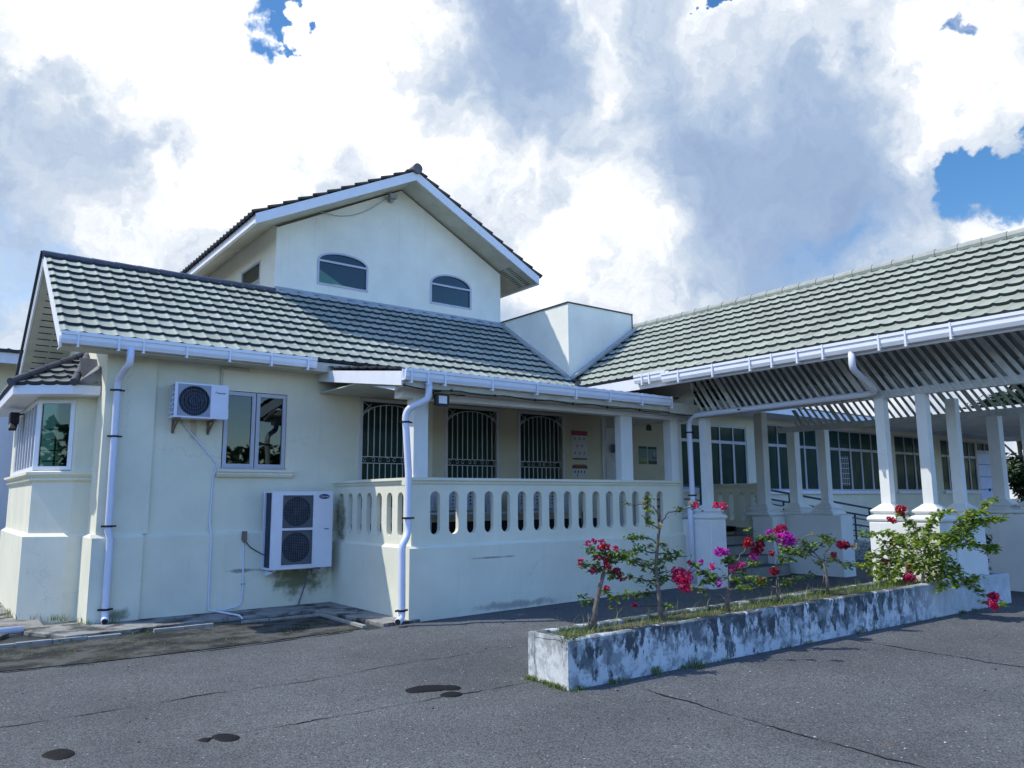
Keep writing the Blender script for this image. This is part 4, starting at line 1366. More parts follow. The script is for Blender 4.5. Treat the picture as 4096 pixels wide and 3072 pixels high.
# plant skeletons, world metres: trunk lines, branch lines, leaf clumps, flower clusters
PLANTS = [
 {'n':'p1','b':(5.05,5.395,0.456),'h':(0.683,0.73),'t':[(0.022,[(5.058,5.388,0.457),(5.076,5.371,0.628),(5.105,5.344,0.78),(5.137,5.313,0.923)]),(0.014,[(5.039,5.406,0.451),(5.064,5.382,0.597),(5.093,5.355,0.77),(5.122,5.328,0.912)]),(0.008,[(5.028,5.416,0.466),(5.022,5.422,0.567)])],'w':[[(5.133,5.317,0.912),(5.097,5.351,1.004),(5.053,5.392,1.128)],[(5.137,5.313,0.918),(5.181,5.272,1.025),(5.236,5.221,1.097),(5.312,5.15,1.128)],[(5.133,5.317,0.912),(5.194,5.26,0.913),(5.254,5.204,0.882)],[(5.13,5.321,0.912),(5.066,5.38,0.994),(4.998,5.444,1.004)],[(5.084,5.364,0.658),(5.039,5.406,0.688),(4.971,5.469,0.718)],[(5.076,5.371,0.628),(5.023,5.421,0.627),(4.978,5.463,0.657)],[(5.092,5.356,0.699),(5.138,5.313,0.719),(5.15,5.302,0.76)],[(5.197,5.257,1.087),(5.16,5.292,1.148),(5.123,5.327,1.19)]],'l':[((5.046,5.399,1.138),14,0.038),((5.083,5.364,1.097),16,0.044),((5.137,5.314,1.097),18,0.044),((5.186,5.268,1.081),14,0.038),((5.236,5.221,1.097),12,0.033),((4.998,5.444,0.994),10,0.027),((5.066,5.38,0.994),14,0.038),((5.108,5.341,0.958),12,0.033),((5.187,5.267,0.923),12,0.038),((5.194,5.261,0.882),10,0.027),((5.138,5.313,0.729),14,0.038),((4.993,5.449,0.647),8,0.027),((5.061,5.385,0.633),9,0.033),((4.975,5.466,0.716),7,0.02),((5.265,5.194,1.056),10,0.027),((5.296,5.165,1.087),10,0.033),((5.212,5.244,1.035),10,0.033),((5.166,5.287,1.025),8,0.033)],'f':[((5.031,5.413,1.188),0.02,'c'),((5.074,5.373,1.208),0.02,'c'),((5.127,5.323,1.205),0.024,'c'),((5.119,5.331,1.15),0.026,'r'),((5.157,5.295,1.148),0.024,'r'),((5.217,5.238,1.136),0.02,'c'),((4.983,5.458,1.025),0.022,'c'),((5.09,5.358,1.045),0.022,'c'),((5.151,5.3,1.051),0.026,'r'),((5.154,5.298,0.989),0.037,'r'),((5.062,5.384,0.941),0.031,'c'),((5.225,5.232,0.931),0.035,'d'),((5.254,5.204,0.877),0.035,'d'),((5.15,5.302,0.77),0.02,'c')]},
 {'n':'p2','b':(5.944,5.345,0.449),'h':(0.744,0.669),'t':[(0.02,[(5.944,5.345,0.443),(5.926,5.365,0.61),(5.918,5.373,0.773),(5.91,5.383,0.871),(5.916,5.375,1.003),(5.927,5.363,1.157),(5.94,5.349,1.29),(5.958,5.329,1.362)]),(0.018,[(5.926,5.365,0.443),(5.923,5.368,0.632),(5.915,5.377,0.795)]),(0.013,[(5.966,5.32,0.449),(5.96,5.326,0.525)])],'w':[[(5.958,5.329,1.362),(5.93,5.36,1.468),(5.88,5.416,1.547),(5.789,5.516,1.534),(5.707,5.609,1.548)],[(5.954,5.333,1.362),(6.012,5.269,1.451),(6.086,5.186,1.484),(6.19,5.071,1.506),(6.219,5.039,1.489)],[(5.92,5.372,1.157),(5.858,5.44,1.218),(5.731,5.582,1.217)],[(5.914,5.378,1.058),(5.818,5.485,1.09),(5.675,5.644,1.055)],[(5.912,5.38,0.992),(6.001,5.281,1.003),(6.126,5.142,1.027)],[(5.913,5.378,0.882),(5.837,5.464,0.925),(5.674,5.645,1.0)],[(5.918,5.373,0.773),(5.812,5.491,0.798),(5.716,5.598,0.846)],[(5.919,5.373,0.784),(5.996,5.287,0.796),(6.068,5.206,0.765)],[(5.919,5.372,0.653),(5.809,5.495,0.662),(5.682,5.636,0.631),(5.584,5.744,0.602)],[(5.924,5.367,0.86),(5.968,5.317,0.872),(6.027,5.252,0.878)],[(5.917,5.374,1.058),(5.987,5.296,1.047),(6.057,5.219,1.059)],[(5.94,5.349,1.301),(5.897,5.396,1.323),(5.862,5.436,1.401)],[(5.927,5.364,1.135),(5.96,5.326,1.157),(5.981,5.303,1.113)],[(5.946,5.342,0.557),(5.843,5.457,0.532),(5.628,5.696,0.505)],[(5.953,5.334,0.535),(6.019,5.261,0.559)]],'l':[((5.873,5.423,1.603),12,0.033),((5.865,5.432,1.564),8,0.029),((5.729,5.583,1.548),4,0.041),((5.879,5.417,1.491),8,0.035),((5.869,5.428,1.401),8,0.029),((5.883,5.412,1.357),8,0.035),((5.783,5.523,1.228),14,0.047),((5.746,5.565,1.217),8,0.029),((5.828,5.473,1.223),8,0.035),((5.81,5.493,1.09),16,0.053),((5.765,5.543,1.078),14,0.047),((5.878,5.418,1.129),10,0.035),((5.96,5.327,1.135),10,0.035),((6.046,5.231,1.059),16,0.041),((5.987,5.296,1.047),10,0.035),((6.001,5.281,0.998),12,0.041),((5.941,5.348,0.97),12,0.041),((5.844,5.455,0.936),16,0.053),((5.801,5.504,0.979),12,0.047),((5.748,5.562,0.968),10,0.035),((5.911,5.381,0.948),16,0.053),((5.923,5.368,0.795),16,0.053),((5.974,5.311,0.817),14,0.041),((5.878,5.418,0.772),10,0.041),((5.812,5.492,0.793),10,0.041),((5.738,5.574,0.824),10,0.035),((5.846,5.454,0.657),16,0.047),((5.772,5.536,0.65),16,0.047),((5.697,5.619,0.637),12,0.041),((5.622,5.703,0.608),10,0.035),((5.917,5.374,0.882),10,0.047),((6.072,5.202,1.495),7,0.026),((5.99,5.293,0.558),8,0.029),((5.675,5.644,1.044),10,0.035),((5.704,5.611,1.006),10,0.035),((5.605,5.721,0.515),4,0.029)],'f':[((6.179,5.083,1.525),0.031,'p'),((6.154,5.111,1.539),0.017,'b'),((5.861,5.437,1.547),0.026,'b'),((5.942,5.347,1.334),0.017,'b'),((6.314,4.933,1.521),0.026,'p'),((6.358,4.885,1.519),0.035,'p'),((6.056,5.22,0.851),0.068,'p'),((6.106,5.164,0.831),0.071,'p'),((6.083,5.19,0.765),0.065,'p'),((6.103,5.167,0.722),0.041,'p'),((6.041,5.237,0.829),0.047,'p'),((5.762,5.547,0.541),0.014,'c')]},
 {'n':'p3','b':(6.849,5.274,0.438),'h':(0.792,0.61),'t':[(0.017,[(6.849,5.274,0.438),(6.856,5.265,0.586),(6.87,5.246,0.706),(6.881,5.232,0.78)]),(0.012,[(6.861,5.258,0.457),(6.87,5.247,0.586),(6.873,5.242,0.706)]),(0.008,[(6.846,5.278,0.521),(6.843,5.281,0.631)])],'w':[[(6.874,5.24,0.752),(6.899,5.209,0.818),(6.967,5.12,0.875),(7.039,5.026,0.891)],[(6.887,5.224,0.799),(6.93,5.168,0.939),(6.984,5.099,1.061),(7.041,5.024,1.137),(7.109,4.936,1.184),(7.165,4.863,1.231)],[(6.874,5.24,0.752),(6.853,5.268,0.798),(6.821,5.31,0.853),(6.776,5.368,0.861)],[(6.874,5.24,0.752),(6.818,5.313,0.751),(6.735,5.422,0.795),(6.652,5.529,0.896)],[(6.881,5.232,0.771),(6.878,5.235,0.892),(6.875,5.239,0.985)],[(6.852,5.27,0.539),(6.814,5.319,0.584),(6.775,5.37,0.596)],[(6.866,5.251,0.651),(6.899,5.208,0.654)],[(7.109,4.936,1.184),(7.164,4.865,1.184),(7.217,4.795,1.157)],[(7.041,5.024,1.127),(7.05,5.013,1.053)],[(6.867,5.25,0.678),(6.804,5.332,0.639),(6.702,5.464,0.635),(6.657,5.522,0.652)]],'l':[((6.875,5.24,0.957),18,0.036),((6.857,5.263,0.928),12,0.036),((6.902,5.205,0.929),10,0.031),((7.034,5.033,0.914),16,0.041),((7.013,5.06,0.932),8,0.031),((6.763,5.385,0.786),18,0.046),((6.724,5.436,0.813),16,0.041),((6.69,5.48,0.803),10,0.031),((6.68,5.492,0.887),10,0.031),((6.652,5.529,0.896),8,0.025),((6.796,5.342,0.759),16,0.041),((6.75,5.402,0.73),14,0.041),((6.716,5.446,0.719),10,0.036),((6.919,5.182,0.763),14,0.041),((6.902,5.205,0.744),10,0.036),((6.954,5.137,0.82),10,0.036),((7.098,4.95,1.184),12,0.036),((7.136,4.9,1.184),12,0.036),((7.07,4.986,1.174),8,0.031),((7.006,5.069,1.262),10,0.025),((6.997,5.082,0.756),14,0.046),((6.972,5.113,0.682),12,0.041),((7.017,5.055,0.711),10,0.036),((6.703,5.464,0.64),8,0.041),((6.652,5.53,0.647),6,0.031)],'f':[((6.815,5.318,1.03),0.041,'m'),((6.843,5.281,1.031),0.035,'m'),((6.865,5.252,1.027),0.024,'m'),((6.774,5.371,0.884),0.026,'k'),((6.771,5.375,0.861),0.02,'k'),((6.812,5.322,0.709),0.031,'m'),((6.704,5.462,0.923),0.016,'m'),((6.629,5.559,0.916),0.01,'d'),((6.894,5.215,0.86),0.035,'k'),((6.934,5.163,0.888),0.031,'k'),((6.962,5.127,0.894),0.02,'k'),((7.003,5.074,1.136),0.041,'r'),((6.991,5.09,1.108),0.029,'r'),((7.076,4.978,1.114),0.043,'d'),((7.039,5.027,1.053),0.049,'d'),((7.066,4.991,1.058),0.039,'d'),((7.037,5.03,0.988),0.037,'m')]},
 {'n':'p4','b':(7.724,5.244,0.451),'h':(0.827,0.562),'t':[(0.009,[(7.724,5.244,0.451),(7.72,5.25,0.578),(7.723,5.245,0.696),(7.73,5.236,0.736)]),(0.007,[(7.732,5.233,0.452),(7.733,5.231,0.569),(7.731,5.233,0.696)])],'w':[[(7.729,5.236,0.716),(7.712,5.262,0.769)],[(7.725,5.243,0.647),(7.79,5.147,0.689),(7.871,5.029,0.722),(7.945,4.919,0.755)],[(7.723,5.246,0.598),(7.655,5.345,0.673),(7.602,5.424,0.71)],[(7.724,5.245,0.618),(7.653,5.348,0.604),(7.5,5.574,0.596)],[(7.725,5.243,0.736),(7.726,5.242,0.864),(7.745,5.213,0.963),(7.734,5.23,1.122),(7.768,5.179,1.202)]],'l':[((7.633,5.378,0.662),14,0.044),((7.602,5.424,0.71),10,0.044),((7.656,5.345,0.693),10,0.033),((7.784,5.155,0.679),14,0.044),((7.752,5.204,0.658),10,0.033),((7.816,5.108,0.681),8,0.033),((7.86,5.044,0.717),10,0.033),((7.934,4.934,0.749),8,0.033),((7.523,5.541,0.613),12,0.038),((7.5,5.574,0.596),8,0.027),((7.749,5.207,0.924),12,0.038),((7.781,5.161,0.905),12,0.038),((7.819,5.105,0.926),8,0.033),((7.723,5.245,1.142),8,0.033),((7.644,5.362,0.653),8,0.044)],'f':[((7.707,5.269,0.774),0.04,'d'),((7.723,5.245,0.78),0.029,'d'),((7.634,5.377,0.677),0.024,'o'),((7.778,5.165,1.153),0.077,'m'),((7.804,5.126,1.143),0.066,'m'),((7.762,5.189,1.162),0.055,'m'),((7.825,5.096,1.124),0.049,'m'),((7.787,5.152,1.103),0.044,'m'),((7.764,5.185,1.237),0.053,'c'),((7.748,5.209,1.232),0.042,'c'),((7.781,5.161,1.252),0.037,'c'),((7.698,5.283,1.201),0.035,'m'),((7.702,5.276,0.982),0.026,'d')]},
 {'n':'p5','b':(8.623,5.174,0.549),'h':(0.858,0.514),'t':[(0.018,[(8.623,5.174,0.549),(8.622,5.177,0.652),(8.613,5.191,0.777),(8.6,5.212,0.87)]),(0.009,[(8.601,5.211,0.641),(8.612,5.193,0.745)]),(0.008,[(8.627,5.167,0.674),(8.618,5.182,0.788)])],'w':[[(8.607,5.201,0.839),(8.62,5.179,0.934),(8.649,5.132,1.019),(8.681,5.078,1.072)],[(8.603,5.208,0.86),(8.569,5.264,0.932),(8.513,5.357,0.972),(8.45,5.462,0.97)],[(8.607,5.201,0.839),(8.659,5.114,0.873),(8.714,5.023,0.844),(8.768,4.933,0.815)],[(8.611,5.194,0.808),(8.566,5.269,0.837)],[(8.649,5.132,1.019),(8.62,5.179,1.091),(8.607,5.201,1.154)],[(8.569,5.264,0.932),(8.49,5.396,1.067),(8.444,5.473,1.108)],[(8.45,5.462,0.97),(8.383,5.575,1.0)],[(8.6,5.213,0.86),(8.537,5.317,0.91)],[(8.544,5.305,1.143),(8.502,5.376,1.12),(8.444,5.472,1.119)],[(8.681,5.078,1.072),(8.745,4.971,1.032),(8.795,4.888,1.023)]],'l':[((8.621,5.177,1.123),18,0.047),((8.646,5.136,1.092),18,0.047),((8.606,5.202,1.144),10,0.03),((8.666,5.102,1.093),8,0.035),((8.54,5.312,1.015),16,0.053),((8.572,5.259,1.037),12,0.047),((8.513,5.357,0.972),18,0.053),((8.476,5.419,0.95),18,0.053),((8.445,5.471,0.97),16,0.053),((8.409,5.531,0.99),16,0.053),((8.392,5.559,0.968),14,0.047),((8.377,5.584,1.0),12,0.047),((8.521,5.345,1.047),12,0.047),((8.665,5.105,0.883),14,0.047),((8.649,5.131,0.872),10,0.041),((8.606,5.203,0.797),12,0.041),((8.753,4.958,0.815),14,0.041),((8.728,4.999,0.824),8,0.035),((8.571,5.261,0.838),8,0.035),((8.496,5.386,0.919),10,0.047),((8.423,5.507,0.937),14,0.047),((8.49,5.396,1.067),8,0.041)],'f':[((8.725,5.004,1.042),0.052,'d'),((8.71,5.029,1.036),0.04,'d'),((8.743,4.975,1.037),0.04,'d'),((8.668,5.099,0.925),0.028,'d'),((8.785,4.905,1.023),0.028,'b'),((8.555,5.287,1.164),0.014,'b')]},
 {'n':'p6','b':(10.223,5.054,0.474),'h':(0.896,0.443),'t':[(0.016,[(10.149,5.204,0.428),(10.147,5.207,0.507),(10.139,5.224,0.626),(10.15,5.2,0.747)]),(0.016,[(10.302,4.893,0.472),(10.319,4.859,0.62),(10.336,4.825,0.769),(10.356,4.783,0.917)]),(0.014,[(10.402,4.691,0.53),(10.407,4.681,0.676),(10.424,4.647,0.823)]),(0.012,[(10.222,5.054,0.464),(10.235,5.028,0.614),(10.232,5.035,0.762)])],'w':[[(10.336,4.825,0.769),(10.277,4.944,0.913),(10.221,5.057,1.051),(10.154,5.193,1.119),(10.071,5.36,1.126),(10.012,5.48,1.114)],[(10.314,4.87,0.816),(10.312,4.873,1.014),(10.31,4.878,1.173),(10.272,4.955,1.242),(10.232,5.035,1.393),(10.229,5.041,1.423)],[(10.347,4.802,0.868),(10.362,4.771,1.095),(10.384,4.728,1.254),(10.403,4.688,1.374),(10.463,4.567,1.414),(10.502,4.488,1.423)],[(10.356,4.783,0.917),(10.459,4.576,1.059),(10.541,4.409,1.218),(10.589,4.313,1.384),(10.646,4.198,1.492),(10.704,4.08,1.559)],[(10.438,4.618,1.019),(10.561,4.37,1.238),(10.638,4.213,1.297),(10.736,4.015,1.337)],[(10.427,4.641,0.921),(10.534,4.423,1.023),(10.59,4.31,1.006),(10.686,4.117,0.972)],[(10.405,4.684,0.627),(10.461,4.571,0.574),(10.535,4.421,0.523),(10.588,4.314,0.433),(10.627,4.236,0.37)],[(10.406,4.683,0.647),(10.463,4.569,0.612),(10.537,4.417,0.58),(10.583,4.325,0.594)],[(10.15,5.2,0.747),(10.071,5.361,0.842),(10.042,5.419,0.851)],[(10.139,5.222,0.656),(10.067,5.368,0.721),(9.983,5.538,0.705)],[(10.232,5.035,0.762),(10.179,5.141,0.888),(10.117,5.268,0.986)],[(10.23,5.038,0.712),(10.272,4.954,0.764),(10.352,4.792,0.789)],[(10.356,4.783,0.917),(10.417,4.66,0.979),(10.499,4.495,1.1)],[(10.424,4.647,0.823),(10.468,4.557,0.777),(10.499,4.495,0.673)],[(10.534,4.423,1.023),(10.588,4.315,0.939),(10.691,4.105,0.925)],[(10.072,5.358,0.883),(10.137,5.227,0.967)]],'l':[((10.016,5.471,1.115),6,0.023),((10.071,5.36,1.121),10,0.035),((10.113,5.276,1.117),10,0.035),((10.154,5.193,1.119),14,0.041),((10.178,5.143,1.114),12,0.035),((10.218,5.064,1.07),18,0.058),((10.241,5.017,1.031),18,0.058),((10.201,5.098,1.05),16,0.058),((10.13,5.242,0.997),12,0.041),((10.182,5.136,0.969),14,0.052),((10.214,5.07,0.97),20,0.07),((10.262,4.975,0.932),20,0.07),((10.304,4.89,0.994),20,0.07),((10.294,4.91,1.053),16,0.052),((10.284,4.929,1.133),16,0.052),((10.314,4.869,1.183),12,0.041),((10.264,4.971,1.242),14,0.047),((10.277,4.944,1.283),8,0.035),((10.235,5.028,1.373),10,0.041),((10.22,5.06,1.393),8,0.029),((10.345,4.806,1.055),22,0.064),((10.356,4.784,1.145),18,0.052),((10.366,4.763,1.214),16,0.047),((10.389,4.718,1.294),16,0.047),((10.403,4.688,1.374),14,0.047),((10.444,4.607,1.404),12,0.047),((10.471,4.551,1.414),8,0.035),((10.343,4.811,0.976),22,0.07),((10.32,4.856,1.015),18,0.064),((10.402,4.691,1.097),18,0.058),((10.434,4.627,1.117),20,0.058),((10.46,4.573,1.099),20,0.058),((10.491,4.511,1.1),18,0.058),((10.501,4.49,1.178),22,0.064),((10.523,4.447,1.237),20,0.058),((10.545,4.402,1.316),22,0.064),((10.573,4.345,1.365),22,0.064),((10.59,4.311,1.404),18,0.052),((10.601,4.289,1.297),18,0.058),((10.616,4.259,1.287),14,0.047),((10.636,4.218,1.433),14,0.047),((10.653,4.182,1.501),10,0.035),((10.685,4.118,1.55),10,0.035),((10.704,4.08,1.564),6,0.023),((10.552,4.388,1.199),20,0.07),((10.579,4.333,1.219),18,0.064),((10.631,4.228,1.297),12,0.041),((10.662,4.166,1.317),12,0.041),((10.695,4.098,1.317),10,0.035),((10.729,4.029,1.337),8,0.029),((10.419,4.657,1.019),20,0.07),((10.457,4.58,1.001),20,0.07),((10.496,4.5,1.031),16,0.064),((10.546,4.4,1.033),16,0.058),((10.576,4.34,1.015),14,0.033),((10.605,4.281,0.988),14,0.033),((10.641,4.207,0.97),16,0.035),((10.675,4.139,0.976),14,0.033),((10.654,4.18,0.923),10,0.035),((10.684,4.12,0.934),6,0.029),((10.375,4.745,0.899),20,0.07),((10.414,4.667,0.881),20,0.07),((10.355,4.787,0.858),18,0.07),((10.43,4.634,0.794),20,0.07),((10.39,4.714,0.762),22,0.076),((10.332,4.833,0.768),22,0.076),((10.294,4.91,0.815),18,0.07),((10.25,4.999,0.813),20,0.07),((10.202,5.096,0.83),20,0.07),((10.155,5.191,0.887),18,0.064),((10.121,5.259,0.865),16,0.058),((10.071,5.361,0.842),14,0.052),((10.05,5.404,0.821),12,0.047),((10.175,5.15,0.758),20,0.07),((10.223,5.053,0.731),20,0.07),((10.271,4.957,0.715),22,0.076),((10.309,4.878,0.688),22,0.076),((10.348,4.8,0.671),22,0.076),((10.408,4.68,0.695),20,0.07),((10.447,4.599,0.727),18,0.07),((10.485,4.524,0.701),16,0.058),((10.495,4.504,0.653),12,0.041),((10.432,4.63,0.629),20,0.07),((10.454,4.585,0.602),14,0.047),((10.384,4.727,0.577),18,0.064),((10.409,4.677,0.511),14,0.052),((10.399,4.697,0.452),10,0.041),((10.346,4.805,0.593),14,0.058),((10.108,5.285,0.704),22,0.07),((10.067,5.368,0.721),18,0.064),((10.026,5.453,0.718),14,0.047),((9.987,5.53,0.705),10,0.041),((10.077,5.349,0.621),22,0.07),((10.118,5.266,0.624),22,0.07),((10.155,5.191,0.627),18,0.064),((10.096,5.311,0.562),14,0.052),((10.145,5.212,0.557),12,0.047),((10.187,5.126,0.61),16,0.064),((10.189,5.122,0.679),16,0.064),((10.478,4.537,0.508),14,0.047),((10.506,4.48,0.558),14,0.052),((10.535,4.422,0.513),14,0.047),((10.552,4.388,0.562),12,0.047),((10.575,4.34,0.593),12,0.041),((10.564,4.364,0.478),12,0.041),((10.588,4.315,0.423),8,0.029),((10.601,4.288,0.377),5,0.023),((10.598,4.294,0.301),7,0.029),((10.687,4.115,0.311),8,0.035),((10.549,4.393,1.121),16,0.058),((10.519,4.455,1.12),14,0.058)],'f':[((10.229,5.041,1.428),0.054,'r'),((10.241,5.016,1.433),0.04,'r'),((10.217,5.065,1.444),0.03,'r'),((10.236,5.028,1.378),0.028,'r'),((10.168,5.164,1.306),0.03,'r'),((10.19,5.12,1.291),0.04,'r'),((10.169,5.163,1.003),0.03,'d'),((10.253,4.993,0.664),0.04,'c'),((10.246,5.007,0.57),0.064,'c'),((10.235,5.028,0.549),0.047,'c'),((10.259,4.979,0.556),0.047,'c'),((10.122,5.258,0.75),0.047,'d'),((10.14,5.222,0.731),0.035,'d'),((10.652,4.185,0.364),0.064,'c'),((10.639,4.212,0.296),0.058,'c'),((10.66,4.169,0.374),0.047,'c'),((10.648,4.193,0.26),0.042,'c')]},
 {'n':'p7','b':(12.243,5.02,0.49),'h':(0.925,0.379),'t':[(0.012,[(12.243,5.02,0.49),(12.249,5.007,0.656),(12.239,5.031,0.822)]),(0.01,[(12.273,4.948,0.493),(12.286,4.917,0.66),(12.298,4.886,0.827)]),(0.01,[(12.206,5.112,0.475),(12.204,5.117,0.652)])],'w':[[(12.239,5.031,0.822),(12.24,5.028,0.979),(12.262,4.974,1.103)],[(12.298,4.886,0.827),(12.307,4.866,0.982)],[(12.204,5.117,0.652),(12.184,5.166,0.729)],[(12.249,5.007,0.656),(12.281,4.929,0.737)]],'l':[((12.221,5.074,0.978),16,0.081),((12.252,4.998,1.024),18,0.081),((12.265,4.968,0.936),18,0.081),((12.233,5.045,0.878),20,0.088),((12.277,4.939,0.847),18,0.081),((12.302,4.878,0.938),16,0.067),((12.312,4.853,1.027),12,0.061),((12.252,4.998,0.779),20,0.088),((12.214,5.091,0.754),18,0.081),((12.186,5.16,0.684),16,0.074),((12.23,5.053,0.655),20,0.088),((12.269,4.958,0.714),18,0.081),((12.286,4.917,0.66),14,0.067),((12.202,5.121,0.596),18,0.081),((12.238,5.032,0.567),18,0.081),((12.268,4.959,0.581),16,0.067),((12.181,5.172,0.527),12,0.061)],'f':[((12.237,5.036,1.001),0.054,'v'),((12.266,4.965,0.98),0.04,'v'),((12.194,5.14,0.707),0.051,'v'),((12.205,5.113,0.697),0.04,'v'),((12.287,4.913,0.715),0.046,'v'),((12.272,4.95,0.703),0.035,'v'),((12.254,4.993,0.846),0.035,'v')]},
]

# ================================================================== air conditioners
A1 = thing('air_conditioner', 'white single fan air conditioner bracketed to the wall beside the casement window', 'air conditioner', (3.1, 11.35, 2.75))
x0, x1, z0, z1, yf, yb = 2.735, 3.462, 2.745, 3.232, 11.2, 11.47
fc = (2.735 + 0.262, (z0 + z1) / 2 - .005)
circ = lambda cx, cz, r, n=36: [(cx + r * math.cos(2 * math.pi * i / n), cz + r * math.sin(2 * math.pi * i / n)) for i in range(n)]
mb = MB()
mb.box((x0, yf + .015, z0), (x1, yb, z0 + .03))
mb.box((x0, yf + .015, z1 - .03), (x1, yb, z1))
mb.box((x1 - .02, yf + .015, z0 + .03), (x1, yb, z1 - .03))
mb.box((3.24, yf + .015, z0 + .03), (3.26, yb, z1 - .03))
mb.box((x0 + .02, yb - .02, z0 + .03), (x1 - .02, yb, z1 - .03))
for i in range(3):
    mb.box((x0, yf + .015 + i * .115, z0 + .03), (x0 + .015, yf + .03 + i * .115, z1 - .03))
for i in range(1, 7):
    z = z0 + (z1 - z0) * i / 7
    mb.box((x0, yf + .03, z - .008), (x0 + .012, yb - .02, z + .008))
mb.box((x1, yf + .06, z0 + .02), (x1 + .03, yb - .03, z0 + .16))
mb.build('casing', 'ac', A1, bevel=.004)
panel('front_panel', rect(x0, z0, x1, z1), [circ(fc[0], fc[1], .212)], .015, (0, yf, 0), X, Z, 'ac', A1)
mb = MB()
mb.box((x0 + .02, yf + .12, z0 + .035), (3.235, yf + .125, z1 - .035))
mb.build('coil', 'ac_dark', A1)
mb = MB()
mb.tube([(fc[0], yf + .03, fc[1]), (fc[0], yf + .07, fc[1])], .045, 14)
for k in range(3):
    a = k * 2.094
    for s in range(5):
        a0, a1 = a + s * .2, a + (s + 1) * .2
        mb.poly([(fc[0] + .04 * math.cos(a0), yf + .04 + s * .008, fc[1] + .04 * math.sin(a0)), (fc[0] + .195 * math.cos(a0), yf + .035 + s * .012, fc[1] + .195 * math.sin(a0)),
                 (fc[0] + .195 * math.cos(a1), yf + .035 + (s + 1) * .012, fc[1] + .195 * math.sin(a1)), (fc[0] + .04 * math.cos(a1), yf + .04 + (s + 1) * .008, fc[1] + .04 * math.sin(a1))])
mb.build('fan', 'ac_dark', A1)
panel('shroud', rect(fc[0] - .222, z0 + .022, fc[0] + .222, z1 - .022), [circ(fc[0], fc[1], .205)], .004, (0, yf - .0025, 0), X, Z, 'ac_shroud', A1)
mb = MB()
for i in range(17):
    dx = -.205 + .41 * (i + .5) / 17
    hh = math.sqrt(.21 ** 2 - dx * dx)
    mb.box((fc[0] + dx - .0015, yf - .006, fc[1] - hh), (fc[0] + dx + .0015, yf - .003, fc[1] + hh))
for r_ in (.06, .11, .16, .208):
    mb.tube([(p[0], yf - .004, p[1]) for p in circ(fc[0], fc[1], r_, 28)] + [(fc[0] + r_, yf - .004, fc[1])], .0028, 4, caps=False)
mb.build('fan_guard', 'ac_grille', A1)
text('logo', 'Inverter', .036, (3.365, yf, 3.115), X, Z, 'navy', A1, shear=.25)
text('logo', 'P', .04, (3.283, yf, 3.117), X, Z, 'red_ink', A1, shear=.4)
mb = MB()
for x in (2.80, 3.28):
    mb.box((x, 11.22, z0 - .03), (x + .035, WY, z0 - .003))
    mb.bar((x + .017, 11.28, z0 - .03), (x + .017, WY, z0 - .17), .03, .02, X)
    mb.box((x, WY - .02, z0 - .2), (x + .035, WY, z0 - .02))
mb.build('bracket', 'rust', A1)

A2 = thing('air_conditioner', 'tall white twin fan air conditioner with oval blue badge by the verandah corner', 'air conditioner', (4.6, 11.3, 0.6))
x0, x1, z0, z1, yf, yb = 4.15, 5.09, 0.61, 1.73, 11.15, 11.47
gx0, gx1 = 4.30, 4.775
mb = MB()
mb.box((x0 + .075, yf + .012, z0), (x1, yb, z0 + .02))
mb.box((x0, yf + .012, z1 - .02), (x1, yb, z1))
mb.box((4.79, yf + .012, z0 + .02), (x1, yb, z1 - .02))
mb.box((x0 - .02, yb - .02, z0 - .01), (x0 + .02, yb, z1))
mb.box((x0, yf + .02, z0 - .012), (4.79, yb, z0 + .02))
mb.box((x0, yf + .012, z0), (x0 + .06, yf + .05, z1 - .02))
mb.build('casing', 'ac', A2, bevel=.005)
GZ = ((1.195, 1.675), (0.665, 1.165))
panel('front_panel', rect(x0, z0, x1, z1), [rect(gx0, a_, gx1, b_) for a_, b_ in GZ], .012, (0, yf, 0), X, Z, 'ac', A2)
MB().box((x0 + .012, yf + .05, z0 + .02), (x0 + .03, yb - .03, z1 - .02)).build('coil', 'ac_dark', A2)
for a_, b_ in GZ:
    cx, cz = (gx0 + gx1) / 2, (a_ + b_) / 2
    mb = MB()
    frame_mb(mb, gx0 - .012, a_ - .012, gx1 + .012, b_ + .012, yf - .008, .014, .008)
    mb.build('grille_rim', 'ac', A2)
    panel('shroud', rect(gx0, a_, gx1, b_), [circ(cx, cz, .215)], .01, (0, yf + .03, 0), X, Z, 'ac_grille', A2)
    mb = MB()
    mb.tube([(cx, yf + .05, cz), (cx, yf + .09, cz)], .06, 14)
    for k in range(4):
        a = k * 1.571 + .3
        for s in range(4):
            a0, a1 = a + s * .22, a + (s + 1) * .22
            mb.poly([(cx + .05 * math.cos(a0), yf + .06 + s * .01, cz + .05 * math.sin(a0)), (cx + .2 * math.cos(a0), yf + .05 + s * .014, cz + .2 * math.sin(a0)),
                     (cx + .2 * math.cos(a1), yf + .05 + (s + 1) * .014, cz + .2 * math.sin(a1)), (cx + .05 * math.cos(a1), yf + .06 + (s + 1) * .01, cz + .05 * math.sin(a1))])
    mb.build('fan', 'ac_dark', A2)
    MB().box((gx0, yf + .13, a_), (gx1, yf + .135, b_)).build('shroud', 'ac_dark', A2)
    mb = MB()
    n = 22
    for i in range(1, n):
        z = a_ + (b_ - a_) * i / n
        mb.box((gx0, yf - .002, z - .0016), (gx1, yf + .002, z + .0016))
    for i in range(1, 14):
        x = gx0 + (gx1 - gx0) * i / 14
        mb.box((x - .0014, yf + .0022, a_), (x + .0014, yf + .005, b_))
    mb.build('fan_guard', 'ac_grille', A2)
el = [(4.945 + .083 * math.cos(2 * math.pi * i / 32), 1.655 + .037 * math.sin(2 * math.pi * i / 32)) for i in range(32)]
